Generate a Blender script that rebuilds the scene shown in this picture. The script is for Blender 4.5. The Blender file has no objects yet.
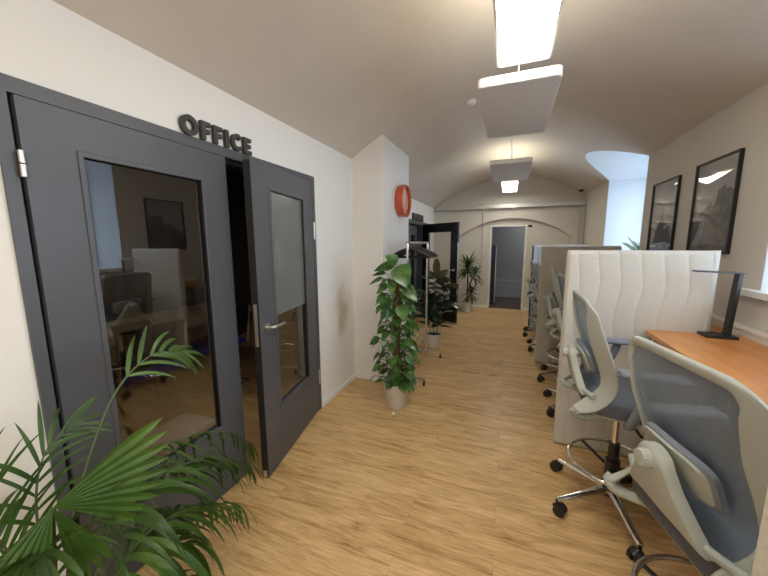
import bpy, math, random
from mathutils import Vector, Matrix
random.seed(7)
PI = math.pi
scene = bpy.context.scene
COL = scene.collection
sin, cos = math.sin, math.cos

# ------------------------------------------------------------------ helpers
class MB:
    def __init__(s): s.v = []; s.f = []
    def add(s, vs, fs):
        o = len(s.v); s.v += [tuple(p) for p in vs]; s.f += [tuple(i + o for i in f) for f in fs]; return s
    def box(s, x0, x1, y0, y1, z0, z1, M=None):
        vs = [Vector((x, y, z)) for x in (x0, x1) for y in (y0, y1) for z in (z0, z1)]
        if M: vs = [M @ p for p in vs]
        return s.add(vs, [(0,1,3,2),(4,6,7,5),(0,4,5,1),(2,3,7,6),(0,2,6,4),(1,5,7,3)])
    def cyl(s, a, b, r, r2=None, n=20):
        a = Vector(a); b = Vector(b); r2 = r if r2 is None else r2
        d = (b - a).normalized(); u = d.orthogonal().normalized(); w = d.cross(u)
        vs = []
        for p, q in ((a, r), (b, r2)):
            for i in range(n):
                t = 2*PI*i/n; vs.append(p + (u*cos(t) + w*sin(t))*q)
        fs = [(i, (i+1) % n, n+(i+1) % n, n+i) for i in range(n)]
        fs += [tuple(range(n-1, -1, -1)), tuple(range(n, 2*n))]
        return s.add(vs, fs)
    def tube(s, pts, r, n=10, closed=False, flat=1.0, up=None):
        pts = [Vector(p) for p in pts]; N = len(pts)
        rs = r if isinstance(r, (list, tuple)) else [r]*N
        vs = []; u = None
        for k in range(N):
            if closed: d = pts[(k+1) % N] - pts[k-1]
            else: d = pts[min(k+1, N-1)] - pts[max(k-1, 0)]
            d.normalize()
            if up is not None:
                u = Vector(up) - d*Vector(up).dot(d)
                u = u.normalized() if u.length > 1e-4 else d.orthogonal().normalized()
            elif u is None: u = d.orthogonal().normalized()
            else:
                u = u - d*u.dot(d); u.normalize()
            w = d.cross(u)
            for i in range(n):
                t = 2*PI*i/n; vs.append(pts[k] + u*cos(t)*rs[k]*flat + w*sin(t)*rs[k])
        fs = []
        K = N if closed else N-1
        for k in range(K):
            a = k*n; b = ((k+1) % N)*n
            for i in range(n): fs.append((a+i, a+(i+1) % n, b+(i+1) % n, b+i))
        if not closed: fs += [tuple(range(n-1, -1, -1)), tuple(range((N-1)*n, N*n))]
        return s.add(vs, fs)
    def lathe(s, c, prof, n=28):
        vs = []; c = Vector(c)
        for r, z in prof:
            for i in range(n):
                t = 2*PI*i/n; vs.append(c + Vector((r*cos(t), r*sin(t), z)))
        fs = [(k*n+i, k*n+(i+1) % n, (k+1)*n+(i+1) % n, (k+1)*n+i) for k in range(len(prof)-1) for i in range(n)]
        fs += [tuple(range(n-1, -1, -1)), tuple(range((len(prof)-1)*n, len(prof)*n))]
        return s.add(vs, fs)
    def prism(s, poly, M):            # poly in local xy, extruded 0..1 along local z by M
        n = len(poly)
        vs = [M @ Vector((x, y, 0)) for x, y in poly] + [M @ Vector((x, y, 1)) for x, y in poly]
        fs = [tuple(range(n-1, -1, -1)), tuple(range(n, 2*n))] + [(i, (i+1) % n, n+(i+1) % n, n+i) for i in range(n)]
        return s.add(vs, fs)
    def grid(s, fn, nu, nv):
        vs = [fn(i/nu, j/nv) for j in range(nv+1) for i in range(nu+1)]
        fs = [(j*(nu+1)+i, j*(nu+1)+i+1, (j+1)*(nu+1)+i+1, (j+1)*(nu+1)+i) for j in range(nv) for i in range(nu)]
        return s.add(vs, fs)
    def build(s, name, mat, parent=None, smooth=False, bevel=0, loc=None, solid=0, seg=2, recalc=True):
        me = bpy.data.meshes.new(name); me.from_pydata(s.v, [], s.f); me.update()
        if recalc:
            import bmesh
            bm = bmesh.new(); bm.from_mesh(me); bmesh.ops.recalc_face_normals(bm, faces=bm.faces); bm.to_mesh(me); bm.free()
        o = bpy.data.objects.new(name, me); COL.objects.link(o)
        if mat: me.materials.append(mat)
        if smooth:
            for p in me.polygons: p.use_smooth = True
            try: me.set_sharp_from_angle(angle=math.radians(40))
            except Exception: pass
        if parent: o.parent = parent
        if loc: o.location = loc
        if solid:
            m = o.modifiers.new('solid', 'SOLIDIFY'); m.thickness = solid; m.offset = 0
        if bevel:
            m = o.modifiers.new('bev', 'BEVEL'); m.width = bevel; m.segments = seg; m.limit_method = 'ANGLE'; m.angle_limit = 0.7
        return o

def tag(o, label=None, cat=None, group=None, kind=None):
    if label: o['label'] = label
    if cat: o['category'] = cat
    if group: o['group'] = group
    if kind: o['kind'] = kind
    return o
def empty(name, loc=(0, 0, 0), rz=0, parent=None):
    o = bpy.data.objects.new(name, None); COL.objects.link(o); o.location = loc; o.rotation_euler = (0, 0, rz)
    o.empty_display_size = .1
    if parent: o.parent = parent
    return o
def copy_tree(o, parent=None):
    c = o.copy(); COL.objects.link(c)
    if parent: c.parent = parent
    for ch in list(o.children): copy_tree(ch, c)
    return c
def lerp(a, b, t): return a + (b-a)*t
def catmull(P, n=8):
    P = [Vector(p) for p in P]; out = []
    for i in range(len(P)-1):
        a = P[max(i-1, 0)]; b = P[i]; c = P[i+1]; d = P[min(i+2, len(P)-1)]
        for k in range(n):
            t = k/n
            out.append(.5*((2*b) + (c-a)*t + (2*a-5*b+4*c-d)*t*t + (3*b-a-3*c+d)*t**3))
    out.append(P[-1]); return out

# ------------------------------------------------------------------ materials
def mat(name, col, rough=.6, metal=0., spec=.5, noise=0., nscale=20., bump=0., bscale=80., emit=None, estr=0, coat=0., alpha=None, col2=None):
    m = bpy.data.materials.new(name); m.use_nodes = True
    nt = m.node_tree; b = nt.nodes['Principled BSDF']
    b.inputs['Base Color'].default_value = (*col, 1); b.inputs['Roughness'].default_value = rough
    b.inputs['Metallic'].default_value = metal; b.inputs['Specular IOR Level'].default_value = spec
    if coat: b.inputs['Coat Weight'].default_value = coat; b.inputs['Coat Roughness'].default_value = .05
    if emit: b.inputs['Emission Color'].default_value = (*emit, 1); b.inputs['Emission Strength'].default_value = estr
    tc = nt.nodes.new('ShaderNodeTexCoord')
    if noise or col2:
        n = nt.nodes.new('ShaderNodeTexNoise'); n.inputs['Scale'].default_value = nscale; n.inputs['Detail'].default_value = 4
        nt.links.new(tc.outputs['Object'], n.inputs['Vector'])
        r = nt.nodes.new('ShaderNodeValToRGB')
        c2 = col2 if col2 else tuple(max(0, c*(1-noise)) for c in col)
        c1 = col if col2 else tuple(min(1, c*(1+noise)) for c in col)
        r.color_ramp.elements[0].color = (*c2, 1); r.color_ramp.elements[1].color = (*c1, 1)
        r.color_ramp.elements[0].position = .35; r.color_ramp.elements[1].position = .65
        nt.links.new(n.outputs['Fac'], r.inputs['Fac']); nt.links.new(r.outputs['Color'], b.inputs['Base Color'])
    if bump:
        n2 = nt.nodes.new('ShaderNodeTexNoise'); n2.inputs['Scale'].default_value = bscale; n2.inputs['Detail'].default_value = 5
        nt.links.new(tc.outputs['Object'], n2.inputs['Vector'])
        bp = nt.nodes.new('ShaderNodeBump'); bp.inputs['Strength'].default_value = bump; bp.inputs['Distance'].default_value = .01
        nt.links.new(n2.outputs['Fac'], bp.inputs['Height']); nt.links.new(bp.outputs['Normal'], b.inputs['Normal'])
    return m

def glass_mat(name, refl=.12, tint=(.55, .55, .55), rough=0.0):
    m = bpy.data.materials.new(name); m.use_nodes = True; nt = m.node_tree; nt.nodes.clear()
    out = nt.nodes.new('ShaderNodeOutputMaterial'); mix = nt.nodes.new('ShaderNodeMixShader')
    t = nt.nodes.new('ShaderNodeBsdfTransparent'); t.inputs['Color'].default_value = (*tint, 1)
    g = nt.nodes.new('ShaderNodeBsdfGlossy'); g.inputs['Roughness'].default_value = rough; g.inputs['Color'].default_value = (1, 1, 1, 1)
    lw = nt.nodes.new('ShaderNodeFresnel'); lw.inputs['IOR'].default_value = 1.5
    ad = nt.nodes.new('ShaderNodeMath'); ad.operation = 'ADD'; ad.inputs[1].default_value = refl; ad.use_clamp = True
    ge = nt.nodes.new('ShaderNodeNewGeometry'); iv = nt.nodes.new('ShaderNodeMath'); iv.operation = 'SUBTRACT'; iv.inputs[0].default_value = 1; nt.links.new(ge.outputs['Backfacing'], iv.inputs[1])
    ml = nt.nodes.new('ShaderNodeMath'); ml.operation = 'MULTIPLY'; nt.links.new(ad.outputs[0], ml.inputs[0]); nt.links.new(iv.outputs[0], ml.inputs[1])
    nt.links.new(lw.outputs[0], ad.inputs[0]); nt.links.new(ml.outputs[0], mix.inputs['Fac'])
    nt.links.new(t.outputs[0], mix.inputs[1]); nt.links.new(g.outputs[0], mix.inputs[2]); nt.links.new(mix.outputs[0], out.inputs[0])
    return m

def wood_floor():
    m = bpy.data.materials.new('oak_planks'); m.use_nodes = True; nt = m.node_tree; b = nt.nodes['Principled BSDF']
    L = nt.links.new
    tc = nt.nodes.new('ShaderNodeTexCoord')
    br = nt.nodes.new('ShaderNodeTexBrick')
    br.offset = .37; br.inputs['Scale'].default_value = 1; br.inputs['Brick Width'].default_value = 1.22; br.inputs['Row Height'].default_value = .18
    br.inputs['Mortar Size'].default_value = .0012; br.inputs['Mortar Smooth'].default_value = .2; br.inputs['Bias'].default_value = 0
    br.inputs['Color1'].default_value = (0, 0, 0, 1); br.inputs['Color2'].default_value = (1, 1, 1, 1); br.inputs['Mortar'].default_value = (.5, .5, .5, 1)
    L(tc.outputs['Object'], br.inputs['Vector'])
    # per plank offset
    mp = nt.nodes.new('ShaderNodeMapping'); mp.inputs['Scale'].default_value = (1.1, 9, 1)
    ad = nt.nodes.new('ShaderNodeVectorMath'); ad.operation = 'MULTIPLY_ADD'
    L(br.outputs['Color'], ad.inputs[0]); ad.inputs[1].default_value = (7, 3, 0); L(tc.outputs['Object'], ad.inputs[2])
    L(ad.outputs[0], mp.inputs['Vector'])
    n1 = nt.nodes.new('ShaderNodeTexNoise'); n1.inputs['Scale'].default_value = 2.0; n1.inputs['Detail'].default_value = 8; n1.inputs['Roughness'].default_value = .72; n1.inputs['Distortion'].default_value = 1.2
    L(mp.outputs[0], n1.inputs['Vector'])
    mp2 = nt.nodes.new('ShaderNodeMapping'); mp2.inputs['Scale'].default_value = (3, 60, 1); L(ad.outputs[0], mp2.inputs['Vector'])
    n2 = nt.nodes.new('ShaderNodeTexNoise'); n2.inputs['Scale'].default_value = 2.5; n2.inputs['Detail'].default_value = 5; L(mp2.outputs[0], n2.inputs['Vector'])
    mx = nt.nodes.new('ShaderNodeMath'); mx.operation = 'MULTIPLY_ADD'; mx.inputs[1].default_value = .45
    L(n2.outputs['Fac'], mx.inputs[0]); L(n1.outputs['Fac'], mx.inputs[2])
    mx2 = nt.nodes.new('ShaderNodeMath'); mx2.operation = 'MULTIPLY_ADD'; mx2.inputs[1].default_value = .07
    L(br.outputs['Color'], mx2.inputs[0]); L(mx.outputs[0], mx2.inputs[2])
    r = nt.nodes.new('ShaderNodeValToRGB'); e = r.color_ramp.elements
    e[0].position = .54; e[0].color = (.25, .12, .042, 1); e[1].position = .92; e[1].color = (.76, .53, .265, 1)
    k = e.new(.62); k.color = (.45, .265, .105, 1)
    k = e.new(.75); k.color = (.60, .39, .175, 1)
    L(mx2.outputs[0], r.inputs['Fac'])
    dk = nt.nodes.new('ShaderNodeMixRGB'); dk.blend_type = 'MULTIPLY'; dk.inputs[2].default_value = (.78, .70, .62, 1)
    L(br.outputs['Fac'], dk.inputs['Fac']); L(r.outputs['Color'], dk.inputs[1]); L(dk.outputs[0], b.inputs['Base Color'])
    b.inputs['Roughness'].default_value = .38; b.inputs['Specular IOR Level'].default_value = .4
    bp = nt.nodes.new('ShaderNodeBump'); bp.inputs['Strength'].default_value = .12; bp.inputs['Distance'].default_value = .003
    L(mx.outputs[0], bp.inputs['Height']); L(bp.outputs['Normal'], b.inputs['Normal'])
    return m

def wood_mat(name, c1, c2, sc=(1, 12, 12), rough=.35):
    m = bpy.data.materials.new(name); m.use_nodes = True; nt = m.node_tree; b = nt.nodes['Principled BSDF']; L = nt.links.new
    tc = nt.nodes.new('ShaderNodeTexCoord'); mp = nt.nodes.new('ShaderNodeMapping'); mp.inputs['Scale'].default_value = sc
    L(tc.outputs['Object'], mp.inputs[0]); n = nt.nodes.new('ShaderNodeTexNoise'); n.inputs['Scale'].default_value = 2; n.inputs['Detail'].default_value = 7; n.inputs['Distortion'].default_value = .8
    L(mp.outputs[0], n.inputs['Vector']); r = nt.nodes.new('ShaderNodeValToRGB'); r.color_ramp.elements[0].color = (*c1, 1); r.color_ramp.elements[1].color = (*c2, 1)
    r.color_ramp.elements[0].position = .3; r.color_ramp.elements[1].position = .7
    L(n.outputs['Fac'], r.inputs[0]); L(r.outputs[0], b.inputs['Base Color']); b.inputs['Roughness'].default_value = rough
    return m

def mesh_mat():
    m = bpy.data.materials.new('chair_mesh'); m.use_nodes = True; nt = m.node_tree; nt.nodes.clear(); L = nt.links.new
    out = nt.nodes.new('ShaderNodeOutputMaterial'); mix = nt.nodes.new('ShaderNodeMixShader')
    t = nt.nodes.new('ShaderNodeBsdfTransparent'); b = nt.nodes.new('ShaderNodeBsdfPrincipled')
    b.inputs['Base Color'].default_value = (.20, .255, .33, 1); b.inputs['Roughness'].default_value = .65; b.inputs['Specular IOR Level'].default_value = .6
    tc = nt.nodes.new('ShaderNodeTexCoord'); w = nt.nodes.new('ShaderNodeTexWave'); w.bands_direction = 'Z'; w.inputs['Scale'].default_value = 70
    w2 = nt.nodes.new('ShaderNodeTexWave'); w2.bands_direction = 'Y'; w2.inputs['Scale'].default_value = 70
    L(tc.outputs['Object'], w.inputs[0]); L(tc.outputs['Object'], w2.inputs[0])
    mm = nt.nodes.new('ShaderNodeMath'); mm.operation = 'MULTIPLY'; L(w.outputs['Fac'], mm.inputs[0]); L(w2.outputs['Fac'], mm.inputs[1])
    mr = nt.nodes.new('ShaderNodeMapRange'); mr.inputs['From Max'].default_value = 1; mr.inputs['To Min'].default_value = .92; mr.inputs['To Max'].default_value = .42
    L(mm.outputs[0], mr.inputs[0]); L(mr.outputs[0], mix.inputs['Fac']); L(t.outputs[0], mix.inputs[1]); L(b.outputs[0], mix.inputs[2]); L(mix.outputs[0], out.inputs[0])
    return m

def leaf_mat(name, c1, c2, rough=.35, scale=6, trans=.25):
    m = mat(name, c1, rough=rough, col2=c2, nscale=scale, spec=.5)
    nt = m.node_tree; b = nt.nodes['Principled BSDF']; out = nt.nodes['Material Output']
    tr = nt.nodes.new('ShaderNodeBsdfTranslucent'); tr.inputs['Color'].default_value = (c1[0]*1.6, c1[1]*1.6, c1[2], 1)
    mx = nt.nodes.new('ShaderNodeMixShader'); mx.inputs[0].default_value = trans
    nt.links.new(b.outputs[0], mx.inputs[1]); nt.links.new(tr.outputs[0], mx.inputs[2]); nt.links.new(mx.outputs[0], out.inputs[0])
    return m

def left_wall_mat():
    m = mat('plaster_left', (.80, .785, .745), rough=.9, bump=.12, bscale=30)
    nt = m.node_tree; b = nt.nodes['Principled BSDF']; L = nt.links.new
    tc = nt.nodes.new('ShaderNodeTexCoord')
    # warm glow painted into the wall colour beside the door
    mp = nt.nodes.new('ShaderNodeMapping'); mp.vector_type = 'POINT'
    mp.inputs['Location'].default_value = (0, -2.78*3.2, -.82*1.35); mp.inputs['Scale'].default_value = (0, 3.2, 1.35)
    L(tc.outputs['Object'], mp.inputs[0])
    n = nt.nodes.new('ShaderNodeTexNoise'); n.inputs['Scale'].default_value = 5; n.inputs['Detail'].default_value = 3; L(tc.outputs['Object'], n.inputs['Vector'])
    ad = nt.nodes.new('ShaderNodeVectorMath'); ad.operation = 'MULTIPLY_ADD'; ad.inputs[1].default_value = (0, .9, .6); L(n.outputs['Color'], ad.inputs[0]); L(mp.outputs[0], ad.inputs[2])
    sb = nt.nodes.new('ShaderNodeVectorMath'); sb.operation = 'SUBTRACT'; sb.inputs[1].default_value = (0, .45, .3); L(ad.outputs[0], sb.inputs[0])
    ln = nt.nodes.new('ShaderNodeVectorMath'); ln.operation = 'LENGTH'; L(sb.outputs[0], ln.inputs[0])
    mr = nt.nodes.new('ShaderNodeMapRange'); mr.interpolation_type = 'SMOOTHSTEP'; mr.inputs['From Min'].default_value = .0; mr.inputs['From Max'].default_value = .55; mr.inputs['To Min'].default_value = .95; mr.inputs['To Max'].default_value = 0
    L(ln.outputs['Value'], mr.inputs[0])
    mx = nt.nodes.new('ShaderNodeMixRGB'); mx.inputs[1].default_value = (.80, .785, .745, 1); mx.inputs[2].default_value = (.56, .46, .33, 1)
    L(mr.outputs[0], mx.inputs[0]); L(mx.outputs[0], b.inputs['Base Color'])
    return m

M_floor = wood_floor()
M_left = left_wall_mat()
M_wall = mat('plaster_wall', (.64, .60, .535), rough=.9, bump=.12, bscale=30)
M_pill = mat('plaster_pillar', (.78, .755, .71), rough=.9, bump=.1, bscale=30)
M_ceil = mat('plaster_ceiling', (.62, .565, .49), rough=.95, bump=.35, bscale=7, noise=.02, nscale=3)
M_reveal = mat('plaster_reveal', (.60, .65, .70), rough=.9)
M_white = mat('white_paint', (.82, .82, .80), rough=.45)
M_trim = mat('cream_trim', (.72, .69, .63), rough=.5)
M_door = mat('anthracite_door', (.082, .086, .096), rough=.42, noise=.05, nscale=3)
M_doordark = mat('dark_rebate', (.012, .011, .011), rough=.6)
M_black = mat('black_paint', (.012, .012, .013), rough=.4)
M_blackplastic = mat('black_plastic', (.015, .015, .016), rough=.3)
M_chrome = mat('chrome', (.78, .77, .75), rough=.12, metal=1)
M_steel = mat('brushed_steel', (.62, .60, .57), rough=.32, metal=1)
M_galv = mat('galvanised', (.62, .61, .58), rough=.45, metal=.6, noise=.1, nscale=30)
M_letter = mat('letter_dark', (.045, .042, .036), rough=.6)
M_glass = glass_mat('door_glass', .11, (.80, .78, .75))
M_glass2 = glass_mat('window_glass', .02, (.93, .96, 1))
M_fabric = mat('quilt_fabric', (.60, .58, .52), rough=.95, noise=.07, nscale=170, bump=.12, bscale=420)
M_fabric2 = mat('quilt_fabric_shaded', (.46, .43, .36), rough=.95, noise=.08, nscale=170, bump=.12, bscale=420)  # darker copy of the quilt fabric, shade put into its colour
M_fabric3 = mat('panel_pale_blue', (.50, .55, .60), rough=.8, noise=.05, nscale=60)
M_edge = mat('panel_edge', (.60, .57, .49), rough=.9, noise=.08, nscale=90)
M_desk = wood_mat('desk_wood', (.50, .185, .045), (.66, .29, .085), (9, 1.2, 9), .33)
M_deskedge = mat('desk_edge', (.50, .26, .11), rough=.5)
M_cgrey = mat('chair_shell', (.41, .43, .39), rough=.42, spec=.45)
M_cseat = mat('chair_seat_fabric', (.11, .118, .13), rough=.85, noise=.15, nscale=150)
M_carm = mat('chair_arm_pad', (.19, .21, .25), rough=.5)
M_cmesh = mesh_mat()
M_baffle = mat('acoustic_felt', (.56, .545, .525), rough=.95, noise=.06, nscale=120)
M_baffle_side = mat('acoustic_edge', (.80, .76, .70), rough=.9)
M_alu = mat('light_frame', (.66, .65, .62), rough=.4, metal=.3)
M_emit = mat('light_diffuser', (1, 1, 1), emit=(1, .955, .87), estr=18)
M_emit2 = mat('light_diffuser_far', (1, 1, 1), emit=(1, .95, .84), estr=14)
M_red = mat('clock_red', (.55, .075, .02), rough=.25, coat=.5)
M_face = mat('clock_face', (.60, .27, .19), rough=.4)
M_pot = mat('pot_grey', (.70, .685, .65), rough=.6, noise=.04, nscale=10)
M_soil = mat('soil', (.05, .03, .018), rough=1, bump=1, bscale=60)
M_moss = mat('moss_pole', (.10, .055, .025), rough=1, bump=1, bscale=90, noise=.4, nscale=50)
M_stem = mat('green_stem', (.06, .09, .03), rough=.5)
M_palm = leaf_mat('palm_leaf', (.055, .115, .020), (.016, .045, .008), .42, 5, .22)
M_palmlt = leaf_mat('palm_leaf_light', (.085, .165, .026), (.030, .075, .012), .42, 5, .25)
M_pothos = leaf_mat('pothos_leaf', (.10, .22, .045), (.014, .055, .012), .22, 13, .15)
M_ficus = leaf_mat('ficus_leaf', (.024, .055, .03), (.012, .03, .016), .2, 4, .08)
M_ficusr = leaf_mat('ficus_leaf_bronze', (.10, .085, .035), (.05, .055, .02), .25, 4, .2)
M_drac = leaf_mat('strap_leaf', (.075, .12, .035), (.02, .05, .012), .4, 6, .15)
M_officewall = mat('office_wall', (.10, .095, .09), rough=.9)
M_bluefab = mat('blue_fabric', (.02, .035, .30), rough=.85)
M_tabletop = mat('office_table', (.30, .22, .15), rough=.4)
M_greyroom = mat('grey_room', (.30, .30, .305), rough=.9)
M_navy = mat('navy_panel', (.01, .016, .035), rough=.4)
M_art_sky = mat('print_mist', (.46, .45, .43), rough=.5, col2=(.32, .31, .30), nscale=2.5)
M_art_mid = mat('print_mid', (.11, .10, .09), rough=.5, col2=(.17, .16, .145), nscale=14)
M_art_dark = mat('print_dark', (.02, .018, .016), rough=.5, col2=(.05, .046, .04), nscale=22)
M_art_rock = mat('print_rock', (.035, .03, .026), rough=.5, col2=(.13, .115, .095), nscale=16)
M_artglass = glass_mat('picture_glazing', .035, (.97, .97, .97), .03)

# ------------------------------------------------------------------ room constants
XL, XR, YB, YE = -1.54, 1.385, -2.4, 7.57
XF = -1.65                          # left wall beyond the pillar sits a little further back
def vault(x): return 2.86 - .2193*(x+.015)**2
ALC = [(.86, 2.52), (4.456, 5.965)]                 # window embrasures in the right wall
XW = 1.93
def soffit(a, y):
    m = (a[0]+a[1])/2; h = (a[1]-a[0])/2; t = (y-m)/h
    return 2.425 + .245*(1-t*t)

# floor
f = MB().box(-5.1, 2.2, YB-.1, 12.2, -.1, 0).build('floor', M_floor); tag(f, kind='structure')

# ceiling: barrel vault with two lunettes running out to the windows
c = MB()
ys = [YB + (YE-YB)*i/40 for i in range(41)]
for a in ALC: ys += [lerp(a[0], a[1], k/24) for k in range(25)]
ys = sorted(set(round(y, 4) for y in ys))
def x_end(y):
    for a in ALC:
        if a[0] < y < a[1]:
            z = soffit(a, y)
            return -.015 + math.sqrt(max(0, (2.86-z)/.2193))
    return XR + .002
NU = 36
rows = []
for y in ys:
    xe = x_end(y); rows.append([Vector((lerp(XF-.01, xe, i/NU), y, vault(lerp(XF-.01, xe, i/NU)))) for i in range(NU+1)])
vs = [p for r in rows for p in r]
fs = [(j*(NU+1)+i, j*(NU+1)+i+1, (j+1)*(NU+1)+i+1, (j+1)*(NU+1)+i) for j in range(len(rows)-1) for i in range(NU)]
c.add(vs, fs)
co = c.build('ceiling', M_ceil, smooth=True, recalc=False); tag(co, kind='structure')
c = MB()
for a in ALC:
    yy = [lerp(a[0], a[1], k/24) for k in range(25)]
    def fn(u, v, a=a):
        y = lerp(a[0], a[1], v); xs = x_end(y) if 0 < v < 1 else XR
        return Vector((lerp(xs, XW+.05, u), y, soffit(a, y)))
    c.grid(fn, 6, 24)
so = c.build('ceiling_lunette', M_reveal, co, smooth=True, recalc=False)

# left wall
D1 = (.55, 2.338, 2.04)        # outer size of the double door frame: y0, y1, top
D2 = (5.36, 6.78, 1.905)
m = MB()
def wl(y0, y1, z0, z1, X=XL): m.box(X-.2, X, y0, y1, z0, z1)
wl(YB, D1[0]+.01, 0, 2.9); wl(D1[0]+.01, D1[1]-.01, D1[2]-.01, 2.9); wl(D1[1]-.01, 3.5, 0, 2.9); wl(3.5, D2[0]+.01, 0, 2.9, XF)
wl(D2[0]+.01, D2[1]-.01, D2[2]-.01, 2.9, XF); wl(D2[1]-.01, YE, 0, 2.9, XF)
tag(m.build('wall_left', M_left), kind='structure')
# pillar
tag(MB().box(XF, -1.205, 3.06, 3.97, 0, 2.62).build('wall_pillar', M_pill, bevel=.008), kind='structure')
# right wall
m = MB()
m.box(XR, 2.15, YB, YE, 0, 1.185)
for y0, y1 in ((YB, ALC[0][0]), (ALC[0][1], ALC[1][0]), (ALC[1][1], YE)): m.box(XR, 2.15, y0, y1, 1.185, 2.95)
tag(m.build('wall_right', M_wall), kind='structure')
# window reveals (linings with daylight blue put into their colour) and window walls
m = MB()
for a in ALC:
    m.box(XR+.003, XW, a[1]-.004, a[1]-.0005, 1.185, 2.55)
    m.box(XR+.003, XW, a[0]+.0005, a[0]+.004, 1.185, 2.55)
    m.box(XW, XW+.2, a[0], a[0]+.10, 1.185, 2.8); m.box(XW, XW+.2, a[1]-.10, a[1], 1.185, 2.8)
    m.box(XW, XW+.2, a[0]+.1, a[1]-.1, 2.40, 2.8)
tag(m.build('wall_reveal', M_reveal), kind='structure')
for i, a in enumerate(ALC):
    y0, y1 = a[0]+.10, a[1]-.10
    w = empty('window_%d' % (i+1), (XW+.06, (y0+y1)/2, 1.2)); tag(w, kind='structure')
    hw = (y1-y0)/2
    fr = MB()
    fr.box(0, .06, -hw, -hw+.06, 0, 1.2); fr.box(0, .06, hw-.06, hw, 0, 1.2); fr.box(0, .06, -hw, hw, 1.14, 1.2); fr.box(0, .06, -hw, hw, 0, .06)
    fr.box(-.005, .06, -.05, .05, 0, 1.2); fr.box(-.005, .06, -hw, hw, .72, .79)
    wf = fr.build('window_frame', M_white, w, bevel=.004)
    MB().box(.03, .036, -hw+.05, hw-.05, .05, 1.15).build('pane', M_glass2, wf)
    MB().box(-.62, .0, -hw-.1+.005, hw+.1-.005+(.12 if i == 0 else 0), -.015, .012).build('window_sill', M_white, w, bevel=.004) if i else \
        MB().box(-.606, .0, -hw-.1+.005, hw+.095, -.015, .012).box(-.66, -.606, -hw-.2, hw+.245, -.028, .012).build('window_sill', M_white, w, bevel=.004)

# end wall with shallow arched niche and doorway
DW = (-.40, .345, 1.862)
m = MB()
m.box(XF-.2, DW[0], YE, YE+.28, 0, 2.95); m.box(DW[1], XR+.75, YE, YE+.28, 0, 2.95); m.box(DW[0], DW[1], YE, YE+.28, DW[2], 2.95)
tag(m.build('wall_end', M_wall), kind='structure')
arcpts = []
R = 1.80; cz = 2.005-R; hw = 1.13; xc = .035
a0 = math.asin(hw/R)
for k in range(33):
    t = lerp(-a0, a0, k/32); arcpts.append((xc+R*sin(t), cz+R*cos(t)))
m = MB()
th = .09
def ring(y): return [Vector((x, y, z)) for x, z in arcpts], [Vector((x, y, 2.9)) for x, z in arcpts]
A, B = ring(YE-th); A2, B2 = ring(YE)
n = len(A); m.add(A+B+A2, [(i, i+1, n+i+1, n+i) for i in range(n-1)] + [(i+1, i, 2*n+i, 2*n+i+1) for i in range(n-1)])
m.box(XF, xc-hw, YE-th, YE, 0, 2.9); m.box(xc+hw, XR, YE-th, YE, 0, 2.9)
tag(m.build('wall_end_arch', M_wall, recalc=False), kind='structure')
# back wall
tag(MB().box(XL-.2, XR+.2, YB-.15, YB, 0, 2.95).build('wall_back', M_wall), kind='structure')

# door jamb lining at the end doorway
j = MB(); j.box(DW[0], DW[0]+.03, YE-.01, YE+.29, 0, DW[2]); j.box(DW[1]-.03, DW[1], YE-.01, YE+.29, 0, DW[2]); j.box(DW[0]+.03, DW[1]-.03, YE-.01, YE+.29, DW[2]-.03, DW[2])
tag(j.build('door_3', M_white, bevel=.003), kind='structure')
# dim room beyond the doorway
m = MB(); m.box(-2.2, 2.2, 9.3, 9.45, 0, 2.9); m.box(-2.2, -2.05, YE+.28, 9.3, 0, 2.9); m.box(2.05, 2.2, YE+.28, 9.3, 0, 2.9); m.box(-2.2, 2.2, YE+.28, 9.45, 2.6, 2.9)
tag(m.build('wall_far_room', M_greyroom), kind='structure')
m = MB(); m.box(-2.0, 2.0, 9.22, 9.30, 0, .46); m.box(-2.0, 2.0, 9.20, 9.22, .0, .08)
tag(m.build('trim_far_room', mat('dado_grey', (.30, .32, .34), rough=.7)), kind='structure')

tag(MB().box(-2.05, 2.05, YE+.03, 9.2, .0, .004).build('floor_far_room', wood_mat('dark_floor', (.05, .03, .02), (.10, .06, .04), (1, 9, 1), .4)), kind='structure')
# baseboards, trunking
m = MB(); m.box(XL, XL+.014, D1[1], 3.06, 0, .055); m.box(XL, XL+.014, YB, D1[0], 0, .055); m.box(XF, XF+.014, 3.97, D2[0], 0, .055); m.box(XF, XF+.014, D2[1], YE-th, 0, .055)
tag(m.build('baseboard_left', M_white, bevel=.003), kind='structure')
m = MB(); m.box(XL+.014, -1.205, 3.046, 3.06, 0, .055); m.box(-1.205, -1.191, 3.046, 3.97, 0, .055)
tag(m.build('baseboard_pillar', M_white, bevel=.003), kind='structure')
m = MB(); m.box(XF+.014, xc-hw, YE-th-.014, YE-th, 0, .06); m.box(xc-hw, DW[0], YE-.014, YE, 0, .06); m.box(DW[1], xc+hw, YE-.014, YE, 0, .06)
tag(m.build('baseboard_end', M_white, bevel=.003), kind='structure')
m = MB(); m.box(1.33, XR, YB, YE-th, .90, .975); m.box(1.322, XR, YB, YE-th, .968, .988)
tag(m.build('trim_right', M_trim, bevel=.004), kind='structure')

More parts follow.
